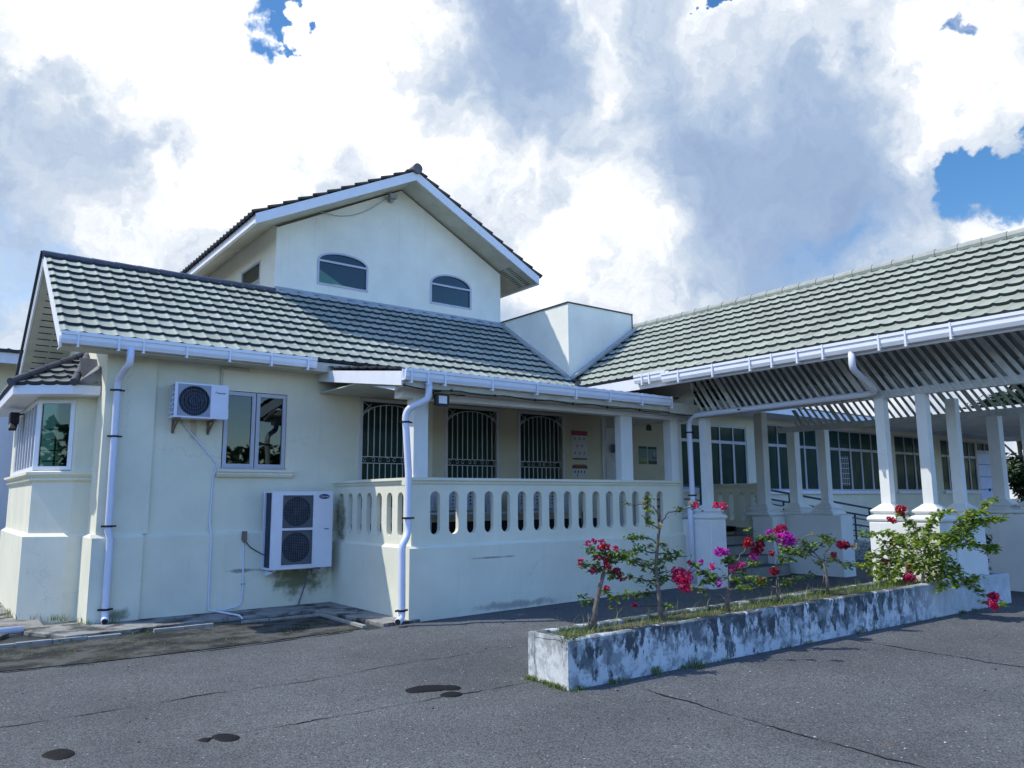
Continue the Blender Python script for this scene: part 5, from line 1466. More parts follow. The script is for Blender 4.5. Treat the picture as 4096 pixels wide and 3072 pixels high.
lg = panel('badge', el, [], .006, (0, yf - .006, 0), X, Z, 'navy', A2)
text('lettering', 'Carrier', .046, (4.945, yf - .0065, 1.655), X, Z, 'ac', lg, shear=.3)
MB().box((4.96, yf - .004, 1.165), (5.03, yf - .001, 1.18)).build('rating_plate', 'ac_grille', A2)
mb = MB()
for x in (4.19, 4.93):
    mb.prism([(11.19, z0 - .013), (WY, z0 - .013), (WY, z0 - .14), (11.19, z0 - .05)], (x, 0, 0), Y, Z, (.012, 0, 0))
    mb.box((x, 11.19, z0 - .03), (x + .05, WY, z0 - .013))
mb.build('bracket', 'ac', A2)

# ================================================================== downpipes
def pipe(name, label, runs, r, clips, loc, clipdir=X, mat='pipe', open_end=None):
    t = thing(name, label, 'pipe', loc)
    MB().tube(runs, r, 14).build('pipe_tube', mat, t, smooth=True)
    if clips:
        mb = MB()
        for c in clips:
            c = V(c)
            mb.tube([c - Z * .013, c + Z * .013], r + .008, 14)
            mb.obox(c - clipdir * (r + .045) + Y * .0 - Z * .012 - Y * .004, clipdir * (2 * r + .09), Y * .012, Z * .024)
        mb.build('clip', 'black', t)
    mb = MB()
    for s in open_end or ():
        a, b = V(s[0]), V(s[1])
        mb.tube([a, b], r * .82, 14)
    if open_end:
        mb.build('pipe_mouth', 'dark', t)
    return t


def bend(a, b, c, n=5):
    a, b, c = V(a), V(b), V(c)
    return [a * (1 - t) ** 2 + b * 2 * t * (1 - t) + c * t * t for t in [i / n for i in range(n + 1)]]


yl = 11.405
pipe('downpipe', 'white downpipe at the left corner running from the eaves gutter to the ground', 
     [(2.115, 11.03, 3.60)] + bend((2.115, 11.03, 3.46), (2.115, 11.03, 3.38), (2.09, 11.12, 3.35)) + bend((2.07, 11.32, 3.27), (2.055, yl, 3.22), (2.055, yl, 3.10))
     + [(2.06, yl, 1.21), (2.085, yl - .012, 1.12), (2.085, yl - .012, 0.28)] + bend((2.085, yl - .012, 0.20), (2.085, yl - .012, 0.10), (2.07, yl - .13, 0.085)), .046,
     [(2.056, yl, 3.08), (2.058, yl, 2.46), (2.06, yl, 1.28), (2.085, yl - .012, 0.22)], (2.06, yl, 0.08), open_end=[((2.0703, yl - .128, .0853), (2.0698, yl - .133, .0847))])
yv = 9.0
pipe('downpipe', 'white downpipe at the verandah corner with two elbows in front of the balustrade',
     [(5.345, 8.80, 3.16)] + bend((5.345, 8.80, 3.02), (5.345, 8.80, 2.93), (5.30, 8.83, 2.90)) + bend((5.17, 8.94, 2.82), (5.11, yv, 2.78), (5.11, yv, 2.66))
     + [(5.165, yv, 1.95), (5.17, yv, 1.30)] + bend((5.17, yv, 1.24), (5.17, yv, 1.17), (5.12, yv - .03, 1.10)) + bend((5.09, yv - .04, 1.06), (5.055, yv - .05, 1.02), (5.055, yv - .05, 0.94))
     + [(5.065, yv - .05, 0.24)] + bend((5.065, yv - .05, 0.17), (5.065, yv - .05, 0.085), (4.97, yv - .12, 0.075)), .046,
     [(5.12, yv, 2.62), (5.17, yv, 1.36), (5.062, yv - .05, 0.20)], (5.1, yv, 0.07), open_end=[((4.9703, yv - .1198, .0751), (4.966, yv - .123, .0747))])
xp = 10.80
pipe('downpipe', 'long white drainpipe under the porch eaves turning down the corner column by the steps',
     [(9.99, 5.42, 3.56)] + bend((9.99, 5.42, 3.40), (9.99, 5.42, 3.33), (10.06, 5.43, 3.30)) + bend((10.66, 5.50, 3.12), (10.80, 5.52, 3.07), (10.80, 5.68, 3.06))
     + [(10.80, 8.65, 3.035)] + bend((10.80, 8.75, 3.03), (10.80, 8.93, 3.02), (10.80, 8.945, 2.86)) + [(10.80, 8.93, 1.62)] + bend((10.80, 8.93, 1.55), (10.76, 8.93, 1.50), (10.70, 8.91, 1.46))
     + [(10.70, 8.91, 1.30), (10.70, 8.90, 0.16)], .046, [(10.80, 7.85, 3.042), (10.80, 8.94, 2.74), (10.80, 8.93, 1.64)], (10.75, 8.9, 0.1), clipdir=Y)

# small services -------------------------------------------------------
t = thing('drain_hose', 'thin white condensate hose down the wall from the casement window sill to the drain', 'hose', (3.45, 11.5, 0.05))
MB().tube([(2.9, 11.53, 2.74), (3.44, 11.535, 2.14), (3.43, 11.53, 2.02), (3.40, 11.535, 1.95), (3.385, 11.535, 1.3), (3.40, 11.47, 1.10), (3.40, 11.465, 0.14), (3.41, 11.45, 0.09), (3.52, 11.2, 0.075), (3.64, 10.86, 0.06), (3.66, 10.78, 0.02)], .013, 8).build('hose', 'pipe', t, smooth=True)
t = thing('drain_hose', 'thin white hose looping down from the junction box to the apron', 'hose', (3.9, 11.5, 0.05))
MB().tube([(3.86, 11.47, 1.02), (3.875, 11.465, 0.3), (3.86, 11.46, 0.15), (3.80, 11.45, 0.10), (3.55, 11.42, 0.075)], .011, 8).build('hose', 'pipe', t, smooth=True)
MB().box((3.855, 11.462, .40), (3.895, 11.48, .42)).build('clip', 'black', t)
t = thing('junction_box', 'small grey electrical box on the wall left of the twin fan air conditioner', 'electrical box', (3.87, 11.47, 1.05))
mb = MB()
mb.box((3.83, 11.44, 1.03), (3.90, 11.48, 1.16))
mb.box((3.845, 11.43, 1.00), (3.885, 11.47, 1.035))
mb.build('box', 'rust', t, bevel=.004)
MB().tube([(3.88, 11.45, 1.02), (3.95, 11.45, .93), (4.06, 11.45, .86), (4.17, 11.44, .80)], .007, 6).build('cord', 'black', t)
t = thing('drain_hose', 'dark hose hanging from the underside of the twin fan air conditioner', 'hose', (4.8, 11.4, 0.06))
MB().tube([(4.81, 11.38, .60), (4.80, 11.40, .38), (4.72, 11.42, .12), (4.70, 11.42, .05)], .011, 8).build('hose', 'ac_grille', t)
t = thing('wall_conduit', 'angled pipe chase on the wall above the casement window', 'conduit', (3.5, 11.5, 3.4))
mb = MB()
mb.box((3.44, WY - .03, 3.22), (3.475, WY, 3.56))
mb.box((3.475, WY - .028, 3.52), (3.86, WY, 3.555))
mb.build('conduit', 'soffit', t)
t = thing('electric_cable', 'thin black cable strung along the verandah fascia below the gutter', 'cable', (8.0, 8.83, 3.05))
pts = []
for i in range(41):
    k = i / 40
    x = 4.98 + (10.9 - 4.98) * k
    pts.append((x, 8.825, 3.085 - .03 * abs(math.sin(math.pi * k * 7)) - .04 * k))
mb = MB().tube(pts, .008, 6)
for i in range(0, 41, 5):
    mb.box((pts[i][0] - .01, 8.81, pts[i][2] - .015), (pts[i][0] + .01, 8.835, pts[i][2] + .02))
mb.tube([(10.9, 8.825, 3.045), (10.93, 8.80, 3.2), (10.90, 8.84, 3.5), (10.91, 8.86, 3.7)], .012, 6)
mb.build('cable', 'black', t)
t = thing('wall_conduit', 'white conduit tube along the verandah beam above the grilled windows', 'conduit', (7.5, 9.1, 3.02))
MB().tube([(6.0, 9.11, 3.035), (8.5, 9.11, 3.03), (10.9, 9.11, 3.02)], .014, 8).build('conduit', 'pipe', t)

FL = thing('floodlight', 'square black floodlight with white lens hung under the verandah gutter', 'floodlight', (5.65, 8.95, 2.95))
mb = MB()
mb.prism([(5.545, 2.865), (5.745, 2.865), (5.755, 2.9), (5.755, 3.01), (5.73, 3.035), (5.56, 3.035), (5.535, 3.01), (5.535, 2.9)], (0, 8.93, 0), X, Z, (0, .05, 0))
for i in range(7):
    mb.box((5.56 + i * .027, 8.98, 2.89), (5.565 + i * .027, 9.0, 3.01))
mb.build('housing', 'black', FL, bevel=.004)
MB().box((5.583, 8.924, 2.898), (5.712, 8.931, 3.004)).build('lens', 'gutter', FL)
mb = MB()
mb.bar((5.535, 8.97, 2.96), (5.52, 8.97, 3.06), .02, .006, Y)
mb.bar((5.52, 8.97, 3.06), (5.64, 8.97, 3.075), .02, .006, Y)
mb.tube([(5.74, 8.97, 3.02), (5.8, 8.96, 3.04), (5.9, 8.93, 3.03), (6.0, 8.9, 3.03)], .009, 6)
mb.build('bracket', 'black', FL)
t = thing('floodlight', 'small black floodlight at the far end of the bay window', 'floodlight', (1.15, 14.3, 2.85))
mb = MB()
mb.box((1.08, 14.15, 2.80), (1.2, 14.4, 2.98))
mb.bar((1.14, 14.2, 2.82), (1.11, 14.05, 2.70), .1, .05)
mb.bar((1.16, 14.3, 2.94), (1.29, 14.3, 2.98), .05, .02)
mb.build('housing', 'black', t, bevel=.01)
t = thing('camera_bracket', 'small grey bracket under the apex of the upper gable', 'bracket', (7.3, 13.4, 7.72))
mb = MB()
mb.box((7.20, 13.42, 7.70), (7.36, 13.52, 7.79))
mb.box((7.25, 13.5, 7.65), (7.32, 13.6, 7.71))
pts = [(7.2 - 1.5 * i / 12, 13.56, 7.72 - .62 * i / 12 - .22 * math.sin(math.pi * i / 12)) for i in range(13)]
mb.tube(pts, .008, 5)
mb.build('bracket', 'flash', t)

# ================================================================== notices on the verandah wall
def poster(label, x0, z0, x1, z1, base='paper'):
    t = thing('poster', label, 'poster', ((x0 + x1) / 2, WY, z0))
    MB().box((x0, WY - .008, z0), (x1, WY - .0005, z1)).build('sheet', base, t)
    return t


def patch(t, name, x0, z0, x1, z1, mat, d=.010):
    return MB().box((x0, WY - d, z0), (x1, WY - .0081, z1)).build(name, mat, t)


p = poster('tall white poster with red header and rows of small round portraits', 10.35, 2.365, 10.75, 2.94)
patch(p, 'header', 10.335, 2.855, 10.765, 2.945, 'red_ink', .012)
patch(p, 'footer', 10.355, 2.368, 10.745, 2.40, 'maroon')
for r_, row_ in enumerate((3, 2, 3)):
    for k in range(row_):
        cx = 10.55 + (k - (row_ - 1) / 2) * .125
        cz = 2.79 - r_ * .145
        panel('portrait', [(cx + .024 * math.cos(i * .5236), cz + .03 * math.sin(i * .5236)) for i in range(12)], [], .003, (0, WY - .0085, 0), X, Z, 'ink_grey', p)
p = poster('small poster with a red and yellow heading hung below the portrait poster', 10.35, 2.02, 10.745, 2.29, 'paper')
patch(p, 'header', 10.345, 2.19, 10.75, 2.255, 'maroon')
patch(p, 'header_band', 10.38, 2.255, 10.72, 2.28, 'yellow_p')
for k in range(4):
    patch(p, 'figure', 10.40 + k * .085, 2.10, 10.43 + k * .085, 2.15, 'green_d')
patch(p, 'figure', 10.46, 2.03, 10.5, 2.08, 'ink_grey')
p = poster('green notice panel right of the verandah post', 12.26, 2.32, 12.51, 2.70, 'blue_p')
patch(p, 'header', 12.26, 2.655, 12.51, 2.70, 'green_d')
patch(p, 'band', 12.27, 2.375, 12.50, 2.45, 'yellow_p')
patch(p, 'footer', 12.265, 2.325, 12.505, 2.375, 'green_p')
p = poster('pale notice panel with green header and maroon stamp', 12.55, 2.32, 12.82, 2.70, 'blue_p')
patch(p, 'header', 12.55, 2.65, 12.82, 2.70, 'green_d')
patch(p, 'stamp', 12.67, 2.445, 12.815, 2.485, 'maroon')
patch(p, 'footer', 12.56, 2.325, 12.815, 2.395, 'green_d')
patch(p, 'drawing', 12.70, 2.52, 12.80, 2.53, 'green_d')
patch(p, 'drawing', 12.73, 2.50, 12.76, 2.58, 'paper')
t = thing('open_sign', 'navy sign with white letters hanging on the white verandah door', 'sign', (11.68, 11.51, 2.54))
MB().box((11.43, 11.505, 2.535), (11.95, 11.515, 2.71)).build('board', 'navy', t)
text('lettering', 'OPEN', .105, (11.69, 11.5045, 2.585), X, Z, 'paper', t, sx=1.25)
text('lettering', 'WE ARE', .04, (11.69, 11.5045, 2.675), X, Z, 'paper', t)
MB().tube([(11.45, 11.51, 2.71), (11.69, 11.515, 2.84), (11.93, 11.51, 2.71)], .003, 5).build('string', 'black', t)
t = thing('wall_vent', 'small dark arched vent high on the verandah wall above the notices', 'vent', (12.6, WY, 3.06))
panel('vent_recess', arch(12.52, 12.69, 3.05, 3.12, .07), [], .012, (0, WY - .002, 0), X, Z, 'black', t)
mb = MB()
for i in range(4):
    mb.box((12.545 + i * .035, WY - .022, 3.06), (12.552 + i * .035, WY - .014, 3.16))
mb.build('vent_bar', 'green_d', t)

# benches behind the balustrade
def bench(x, label):
    t = thing('waiting_bench', label, 'bench', (x, 10.9, 1.0), 'benches on the verandah')
    mb = MB()
    mb.box((x - .8, 10.55, 1.36), (x + .8, 10.95, 1.39))
    mb.build('seat', 'bench', t)
    hs = []
    for i in range(18):
        for j in range(5):
            cx, cz = -.76 + i * .0894, 1.46 + j * .06
            hs.append([(cx + .023 * math.cos(q * 1.047), cz + .02 * math.sin(q * 1.047)) for q in range(6)])
    panel('backrest', rect(-.8, 1.42, .8, 1.75), hs, .012, (x, 10.98, 0), X, Z, 'bench', t)
    for lx in (-.65, .65):
        mb = MB()
        mb.box((x + lx - .02, 10.7, 1.0), (x + lx + .02, 10.74, 1.36))
        mb.box((x + lx - .02, 10.5, 1.0), (x + lx + .02, 10.98, 1.03))
        mb.box((x + lx - .02, 10.945, 1.39), (x + lx + .02, 10.97, 1.5))
        mb.build('leg', 'bench', t)


bench(7.2, 'perforated steel waiting bench behind the balustrade, nearer the verandah corner')
bench(9.2, 'perforated steel waiting bench behind the balustrade, nearer the notices')

# ================================================================== ramp handrails
for nm, yy, xs0, lab in (('near', 10.02, 13.9, 'dark steel handrail along the near edge of the ramp behind the columns'), ('far', 11.30, 12.1, 'dark steel handrail along the window side of the ramp')):
    t = thing('handrail', lab, 'railing', (17, yy, 0.5))
    zz = lambda x, o: 1.924 - .108 * (x - 13.1) + o if x > 13.6 else 1.87 + o
    mb = MB()
    for o, r_ in ((0, .024), (-.30, .014), (-.45, .016), (-.72, .014)):
        mb.tube([(xs0, yy, zz(xs0, o)), (max(xs0 + .01, 13.6), yy, zz(max(xs0 + .01, 13.6), o)), (21.3, yy, zz(21.3, o))], r_, 8)
    mb.build('rail', 'steel_dark', t)
    for x in (13.95, 15.4, 17.1, 18.78, 20.4):
        MB().tube([(x, yy, max(.12, 1.0 - .125 * (x - 14.6)) - .02), (x, yy, zz(x, 0))], .024, 8).build('post', 'steel_dark', t)

# ================================================================== planter, its soil and grass
pd = V((7.903, -0.445, 0)).normalized()
pn = V((-pd.y, pd.x, 0))
P0 = V((4.507, 5.125, 0))
PLN = thing('planter', 'long low whitewashed masonry planter streaked with black algae', 'planter', (8.4, 5.2, 0.05))
LP = 7.98


def ptop(s):
    return 0.412 + 0.0148 * min(s, 6.3)


def pp(s, t, z):
    q = P0 + pd * s + pn * t
    return V((q.x, q.y, z))


mb = MB()
WP, TW = 0.58, 0.095
n = 90


def wallrun(mb, f0, f1, inner):
    vs = []
    for i in range(n + 1):
        s = LP * i / n
        j = lambda k: 0.006 * noise.noise(V((s * 3.0, k * 5.1, 2.2))) + 0.004 * noise.noise(V((s * 11.0, k * 3.3, 7.7)))
        zt = ptop(s)
        vs += [pp(s, f0 + j(1), -0.05), pp(s, f0 + j(1), zt - .012 + j(2)), pp(s, f0 + .012 * (1 if f1 > f0 else -1) + j(1), zt + j(2)),
               pp(s, f1 - .012 * (1 if f1 > f0 else -1) + j(3), zt + j(4)), pp(s, f1 + j(3), zt - .012 + j(4)), pp(s, f1 + j(3), -0.05)]
    fs = []
    for i in range(n):
        for k in range(5):
            a, b = i * 6 + k, i * 6 + k + 1
            fs.append((a, b, b + 6, a + 6) if f1 < f0 else (a, a + 6, b + 6, b))
    fs += [(5, 4, 3, 2, 1, 0), tuple(n * 6 + k for k in range(6))]
    mb.add(vs, fs)


wallrun(mb, 0.0, TW, True)
wallrun(mb, WP, WP - TW, True)
mb.obox(pp(0.004, TW * .5, -0.05), pd * TW, pn * (WP - TW), Z * (0.05 + ptop(0) - .003))
mb.obox(pp(LP - TW - .004, TW * .5, -0.05), pd * TW, pn * (WP - TW), Z * (0.05 + ptop(LP) - .003))
mb.build('planter_wall', 'planter', PLN)
mb = MB()
vs = []
for i in range(81):
    s = LP * i / 80
    for k in range(5):
        t_ = TW * .6 + (WP - TW * 1.2) * k / 4
        vs.append(pp(s, t_, ptop(s) - .035 + .03 * noise.noise(V((s * 3, t_ * 9, 0)))))
mb.add(vs, [(i * 5 + k, i * 5 + k + 5, i * 5 + k + 6, i * 5 + k + 1) for i in range(80) for k in range(4)])
mb.build('soil', 'soil', PLN, smooth=True)

rg = random.Random(5)


def blade(mb, p, h, w_, lean, rnd):
    a = rnd.uniform(0, 6.283)
    d = V((math.cos(a), math.sin(a), 0))
    s = V((-d.y, d.x, 0)) * w_
    m_ = p + d * lean * .35 + Z * h * .6
    e = p + d * lean + Z * h
    mb.add([p - s, p + s, m_ + s * .7, m_ - s * .7, e], [(0, 1, 2, 3), (3, 2, 4)])


mb = MB()
for i in range(8500):
    s = rg.uniform(0.03, 7.6)
    t_ = rg.uniform(.06, WP - .05)
    dens = noise.noise(V((s * 1.4, t_ * 3, 4)))
    if dens < rg.uniform(-.75, .35):
        continue
    tall = rg.random() < (.10 if s > 3.2 else .04)
    far = min(1.0, max(0.0, (s - 2.5) / 3))
    h = rg.uniform(.02, .06) * (1 + .6 * far) if not tall else rg.uniform(.09, .2)
    blade(mb, pp(s, t_, ptop(s) - .04), h, rg.uniform(.0018, .0042), h * rg.uniform(.4, 1.6), rg)
for i in range(260):   # clump hanging over the near corner
    s, t_ = abs(rg.gauss(.08, .05)), abs(rg.gauss(.05, .04))
    p_ = pp(s, t_ + .02, ptop(s) - .01)
    a = rg.uniform(0, 6.28)
    mb.leaf(p_ + V((rg.gauss(0, .03), rg.gauss(-.02, .03), rg.gauss(.0, .025))), V((math.cos(a), math.sin(a), rg.uniform(-.6, .8))), V((rg.random(), rg.random(), 1)), rg.uniform(.02, .04), .007)
tag(mb.build('planter_grass', 'grass'), 'thin grass growing on the soil of the long planter', 'grass', kind='stuff')

mb = MB()
def tuft(x, y, z, n_, sp, h0):
    for i in range(n_):
        p_ = V((x + rg.gauss(0, sp), y + rg.gauss(0, sp), z))
        h = rg.uniform(.4, 1.0) * h0
        blade(mb, p_, h, rg.uniform(.002, .005), h * rg.uniform(.3, 1.1), rg)


for i in range(70):
    s = rg.uniform(0, LP - .2) if rg.random() < .75 else rg.uniform(0, .5)
    if noise.noise(V((s * 1.7, 2, 9))) > -.05:
        q = pp(s, -0.02, gz(4.5 + s))
        tuft(q.x, q.y, q.z, rg.randint(6, 18), .03, .05)
for i in range(26):
    q = pp(-.012, rg.uniform(0, WP), 0)
    tuft(q.x, q.y, 0, rg.randint(8, 20), .022, .055)
for c in ((1.22, 12.9), (1.20, 13.3), (1.32, 12.6), (1.45, 12.4), (1.62, 12.15), (1.86, 11.75), (1.9, 11.4), (2.16, 11.3), (1.7, 11.95), (1.05, 13.6)):
    tuft(c[0], c[1], .045, 26, .05, .10)
for i in range(24):
    tuft(rg.uniform(0.2, 4.6), rg.uniform(10.42, 10.62), .0, 16, .05, .05)
for i in range(30):
    tuft(rg.uniform(-1.2, 4.4), rg.uniform(9.2, 10.45), .008, rg.randint(8, 22), .07, .028)
for c in ((5.95, 4.98), (6.05, 4.99), (5.5, 5.03)):
    tuft(c[0], c[1], .02, 40, .035, .09)
tag(mb.build('weeds', 'grass'), 'small weeds and grass tufts along the foot of the walls and the planter', 'weeds', kind='stuff')

# ================================================================== bougainvilleas
LAB = {'p1': 'small bougainvillea with crimson clusters nearest the stained corner of the planter',
       'p2': 'tallest thin bougainvillea with bare dark leader and one big pink cluster',
       'p3': 'forked bougainvillea with magenta and red clusters in the middle of the planter',
       'p4': 'slender twiggy bougainvillea under the brightest magenta cluster',
       'p5': 'flat topped bougainvillea with a pale crooked trunk and few dark red flowers',
       'p6': 'big sprawling lime green bougainvillea against the sunlit pedestal',
       'p7': 'dark shaded bougainvillea with violet flowers behind the sprawling bush'}
for pl_ in PLANTS:
    nm = pl_['n']
    rp = random.Random(ord(nm[1]))
    b_ = V(pl_['b'])
    hv = V((pl_['h'][0], pl_['h'][1], 0))
    sv = V((-hv.y, hv.x, 0))
    t = thing('bougainvillea', LAB[nm], 'shrub', b_, 'bougainvilleas in the planter')
    big = nm in ('p6', 'p7')
    ph = rp.uniform(0, 9)

    def dep(q, amp):      # how far a point of the plant stands out from its own plane
        q = V(q)
        return hv * (noise.noise(V((q.x * 2.3 + ph, q.y * 2.3, q.z * 2.6))) * amp)
    A_ = .30 if big else .16
    mb = MB()
    for r_, line in pl_['t']:
        ln = [V(q) + dep(q, A_ * .4) * (i / len(line)) for i, q in enumerate(line)]
        ln[0].z -= .05
        rr = [r_ * (1.15 - .5 * i / (len(ln) - 1)) for i in range(len(ln))]
        mb.tube(ln, rr, 7)
    mb.build('trunk', 'bark', t, smooth=True)
    mb = MB()
    lf = MB()
    for line in pl_['w']:
        ln = [V(q) + dep(q, A_) for q in line]
        pts = []
        for i in range(len(ln) - 1):
            for k in range(4):
                q = ln[i].lerp(ln[i + 1], k / 4)
                pts.append(q + V((rp.gauss(0, .006), rp.gauss(0, .006), rp.gauss(0, .006))))
        pts.append(ln[-1])
        r0 = .0075 if not big else .006
        mb.tube(pts, [r0 * (1 - .72 * i / len(pts)) for i in range(len(pts))], 5)
        for q in pts[2:]:
            for _ in range(1 if not big else 2):
                if rp.random() < (.55 if nm != 'p2' else .3):
                    a = rp.uniform(0, 6.28)
                    d = V((math.cos(a), math.sin(a), rp.uniform(-1.0, .5)))
                    lf.leaf(q + d * .012, d, V((rp.gauss(0, .5), rp.gauss(0, .5), 1)), rp.uniform(.028, .05), rp.uniform(.010, .018))
    for c, n_, sp in pl_['l']:
        c = V(c) + dep(c, A_)
        for _ in range(3 if not big else 4):
            v_ = V((rp.gauss(0, 1), rp.gauss(0, 1), rp.gauss(.2, .8))).normalized()
            q0 = c - v_ * sp * rp.uniform(.5, 1.2)
            q1 = c + V((rp.gauss(0, .3), rp.gauss(0, .3), rp.gauss(0, .3))) * sp
            q2 = c + v_ * sp * rp.uniform(.6, 1.5)
            mb.tube([q0, q1, q2], [.0032, .0024, .0014], 4, caps=False)
    mb.build('branch', 'twig' if nm in ('p2', 'p7') else 'bark', t)
    ls = 1.05 if not big else 1.38
    for c, n_, sp in pl_['l']:
        c = V(c) + dep(c, A_)
        for _ in range(int(n_ * (2.1 if nm == 'p6' else 1.9))):
            q = c + sv * rp.gauss(0, sp * .62) + Z * rp.gauss(0, sp * .5) + hv * rp.gauss(0, sp * .8)
            a = rp.uniform(0, 6.28)
            d = V((math.cos(a), math.sin(a), rp.uniform(-1.1, .35)))
            lf.leaf(q, d, V((rp.gauss(0, .45), rp.gauss(0, .45), 1)), rp.uniform(.034, .062) * ls, rp.uniform(.012, .021) * ls)
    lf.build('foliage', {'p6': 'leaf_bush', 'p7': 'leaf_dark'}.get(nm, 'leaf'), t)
    cols = sorted(set(f[2] for f in pl_['f']))
    for cc in cols:
        for c, r_, k in pl_['f']:
            if k != cc:
                continue
            fb = MB()
            c = V(c) + dep(c, A_) - hv * .02
            nn_ = max(14, int(60 * (r_ / .05) ** 1.6))
            for _ in range(min(nn_, 220)):
                v_ = V((rp.gauss(0, 1), rp.gauss(0, 1), rp.gauss(0, 1))).normalized()
                q = c + v_ * r_ * rp.uniform(.45, 1.0)
                sz = rp.uniform(.018, .030)
                for j in range(3):
                    a = rp.uniform(0, 6.28)
                    d = (v_ * .9 + V((math.cos(a), math.sin(a), rp.uniform(-.6, .8)))).normalized()
                    fb.leaf(q, d, v_ + V((rp.gauss(0, .3), rp.gauss(0, .3), rp.gauss(0, .3))), sz, sz * .42)
            fb.build('flower_cluster', 'fl_' + cc, t)

# ================================================================== tar patches and pebbles on the asphalt
def blot(label, outlines, h):
    t = thing('tar_patch', label, 'tar patch', (outlines[0][0][0], outlines[0][0][1], 0))
    for ol in outlines:
        mb = MB()
        c = sum((V(p + (0,)) for p in ol), V((0, 0, 0))) / len(ol)
        # smooth closed outline
        m_ = len(ol)
        rim = []
        for i in range(m_):
            p0, p1, p2, p3 = [V(ol[(i + k) % m_] + (0,)) for k in (-1, 0, 1, 2)]
            for k in range(5):
                u_ = k / 5
                rim.append(0.5 * ((2 * p1) + (p2 - p0) * u_ + (2 * p0 - 5 * p1 + 4 * p2 - p3) * u_ ** 2 + (3 * p1 - p0 - 3 * p2 + p3) * u_ ** 3))
        vs = []
        for s, z in ((1.0, .002), (.93, h * .55), (.75, h * .9), (.4, h)):
            for p in rim:
                q = c.lerp(p, s)
                vs.append((q.x + noise.noise(q * 21) * .006, q.y, gz(q.x) + z))
        k_ = len(rim)
        fs = [(r_ * k_ + i, r_ * k_ + (i + 1) % k_, (r_ + 1) * k_ + (i + 1) % k_, (r_ + 1) * k_ + i) for r_ in range(3) for i in range(k_)]
        fs.append(tuple(3 * k_ + i for i in range(k_)))
        mb.add(vs, fs)
        mb.build('tar', 'tar', t, smooth=True)


blot('largest black tar patch with a ragged tail, left of the planter corner', [[(3.43, 5.90), (3.46, 6.03), (3.62, 6.06), (3.76, 5.99), (3.80, 5.90), (3.70, 5.80), (3.56, 5.84)],
     [(3.72, 5.92), (3.84, 5.92), (3.87, 5.80), (3.80, 5.74), (3.70, 5.80)], [(3.60, 5.70), (3.72, 5.72), (3.76, 5.60), (3.66, 5.55), (3.58, 5.62)]], .012)
blot('small black tar patch lying on a crack in the foreground asphalt', [[(1.755, 5.69), (1.80, 5.735), (1.87, 5.70), (1.91, 5.58), (1.85, 5.51), (1.775, 5.56)], [(1.66, 5.66), (1.70, 5.70), (1.74, 5.66), (1.70, 5.60)]], .01)
blot('lone oval black tar patch nearest the bottom left corner', [[(0.785, 5.965), (0.83, 6.05), (0.91, 6.05), (0.965, 5.93), (0.93, 5.83), (0.85, 5.82)]], .01)
mb = MB()
rb = random.Random(21)


def stone(x, y, s):
    vs = []
    for (a, b_, c) in ((1, 0, 0), (-1, 0, 0), (0, 1, 0), (0, -1, 0), (0, 0, 1), (.6, .6, .5), (-.6, .6, .5), (.6, -.6, .5), (-.6, -.6, .5)):
        k = s * rb.uniform(.7, 1.2)
        vs.append((x + a * k, y + b_ * k, gz(x) + max(0, c) * k * .7 + .002))
    mb.add(vs, [(0, 5, 4, 7), (0, 2, 5), (2, 6, 4, 5), (1, 6, 2), (1, 8, 4, 6), (1, 3, 8), (3, 7, 4, 8), (3, 0, 7)])


for p in ((5.79, 2.527), (5.75, 2.393), (5.455, 2.517), (5.148, 2.628), (4.93, 3.12), (5.6, 3.673), (5.55, 3.52), (6.37, 2.54), (5.185, 4.39), (6.2, 4.54)):
    stone(p[0], p[1], rb.uniform(.008, .013))
for i in range(420):
    x, y = rb.uniform(-1.5, 12), rb.uniform(1.8, 8.8)
    stone(x, y, rb.uniform(.003, .008))
tag(mb.build('loose_gravel', 'pebble'), 'pale loose pebbles scattered on the asphalt', 'gravel', kind='stuff')
mb = MB()
for i in range(90):
    x, y = rb.uniform(-1, 10), rb.uniform(2.2, 8.8)
    stone(x, y, rb.uniform(.005, .012))
tag(mb.build('dark_debris', 'crack'), 'dark crumbs and dead leaves scattered on the asphalt', 'debris', kind='stuff')


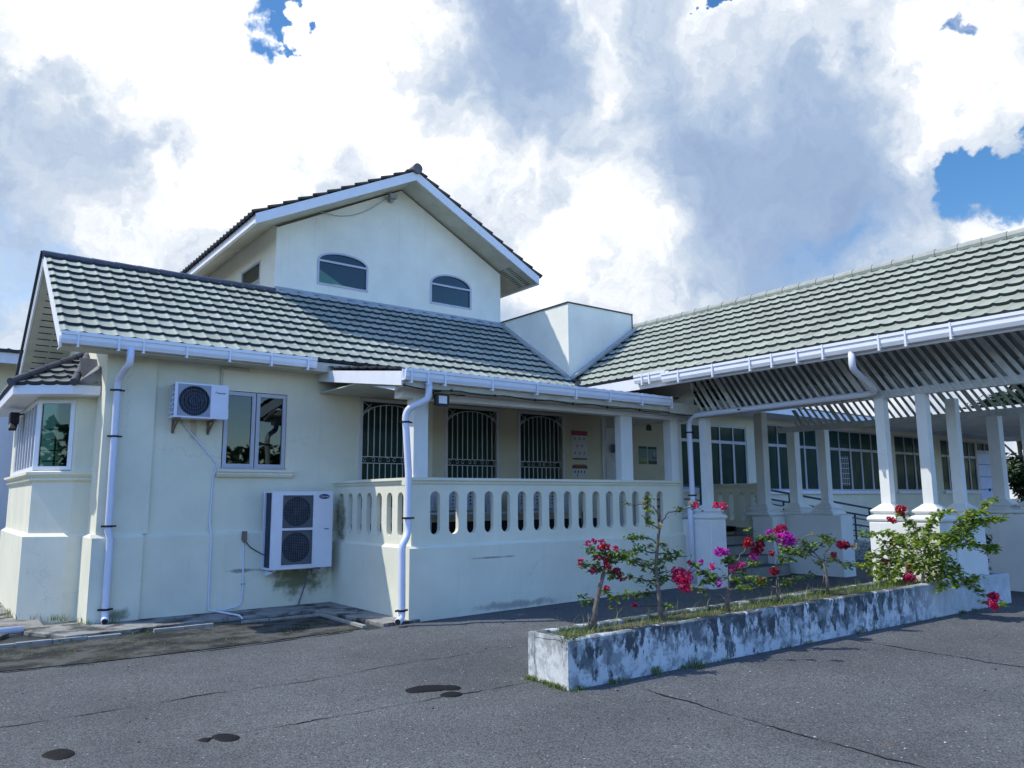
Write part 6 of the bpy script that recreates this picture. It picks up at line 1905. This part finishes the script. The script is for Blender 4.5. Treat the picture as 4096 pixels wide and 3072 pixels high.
# ================================================================== trees beyond the porch
def tree(label, x, y, h, rad, n_, seed, mat='leaf_dark', crown0=.25):
    r_ = random.Random(seed)
    t = thing('tree', label, 'tree', (x, y, 0))
    mb = MB()
    mb.tube([(x, y, -.1), (x + .1, y + .05, h * .3), (x - .05, y + .15, h * .6)], [.16, .12, .06], 8)
    for k in range(7):
        a = r_.uniform(0, 6.28)
        z = h * r_.uniform(.3, .6)
        mb.tube([(x, y, z), (x + math.cos(a) * rad * .4, y + math.sin(a) * rad * .4, z + h * .15), (x + math.cos(a) * rad * .7, y + math.sin(a) * rad * .7, z + h * .22)], [.06, .04, .02], 6)
    mb.build('trunk', 'bark', t)
    cl = [(V((x + r_.gauss(0, rad * .5), y + r_.gauss(0, rad * .5), h * r_.uniform(crown0, 1.0))), r_.uniform(.3, .6) * rad * .6) for _ in range(26)]
    mb = MB()
    for i in range(n_):
        c, s = r_.choice(cl)
        v_ = V((r_.gauss(0, 1), r_.gauss(0, 1), r_.gauss(0, .8))).normalized()
        q = c + v_ * s * r_.uniform(.5, 1.05)
        if q.z < .1:
            continue
        a = r_.uniform(0, 6.28)
        mb.leaf(q, V((math.cos(a), math.sin(a), r_.uniform(-.9, .3))), v_ + V((0, 0, .6)), r_.uniform(.18, .34), r_.uniform(.06, .11))
    mb.build('crown', mat, t)


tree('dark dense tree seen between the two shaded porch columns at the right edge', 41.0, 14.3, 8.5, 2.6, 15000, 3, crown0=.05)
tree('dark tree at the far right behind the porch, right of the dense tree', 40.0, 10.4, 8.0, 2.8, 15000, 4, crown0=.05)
# the wood across the road, seen only as reflections in the windows
mb = MB()
r_ = random.Random(77)
for i in range(15000):
    a = r_.uniform(math.pi * 0.80, math.pi * 2.03)
    rd = r_.uniform(62, 76)
    hmax = 7.5 + 3.0 * noise.noise(V((a * 6, 0, 3)))
    p_ = V((6 + rd * math.cos(a), 4 + rd * math.sin(a), r_.uniform(0, 1) * hmax))
    b_ = r_.uniform(0, 6.28)
    mb.leaf(p_, V((math.cos(b_), math.sin(b_), r_.uniform(-.8, .4))), V((r_.gauss(0, 1), r_.gauss(0, 1), 1)), r_.uniform(.9, 1.7), r_.uniform(.35, .6))
tag(mb.build('wood', 'leaf_dark'), 'dark belt of trees across the road reflected in the windows', 'wood', kind='stuff')
t = thing('shrub', 'dark low shrub at the foot of the ramp beyond the columns', 'shrub', (17.6, 9.0, .1))
mb = MB()
r_ = random.Random(9)
for i in range(1200):
    q = V((17.6 + r_.gauss(0, .35), 9.0 + r_.gauss(0, .3), .12 + abs(r_.gauss(0, .28))))
    a = r_.uniform(0, 6.28)
    mb.leaf(q, V((math.cos(a), math.sin(a), r_.uniform(-.5, .9))), V((r_.gauss(0, .4), r_.gauss(0, .4), 1)), r_.uniform(.05, .1), .02)
mb.build('foliage', 'leaf_dark', t)
mb = MB()
for k in range(6):
    a = k * 1.05
    mb.tube([(17.6, 9.0, .05), (17.6 + .2 * math.cos(a), 9 + .2 * math.sin(a), .4)], .012, 5)
mb.build('stem', 'bark', t)
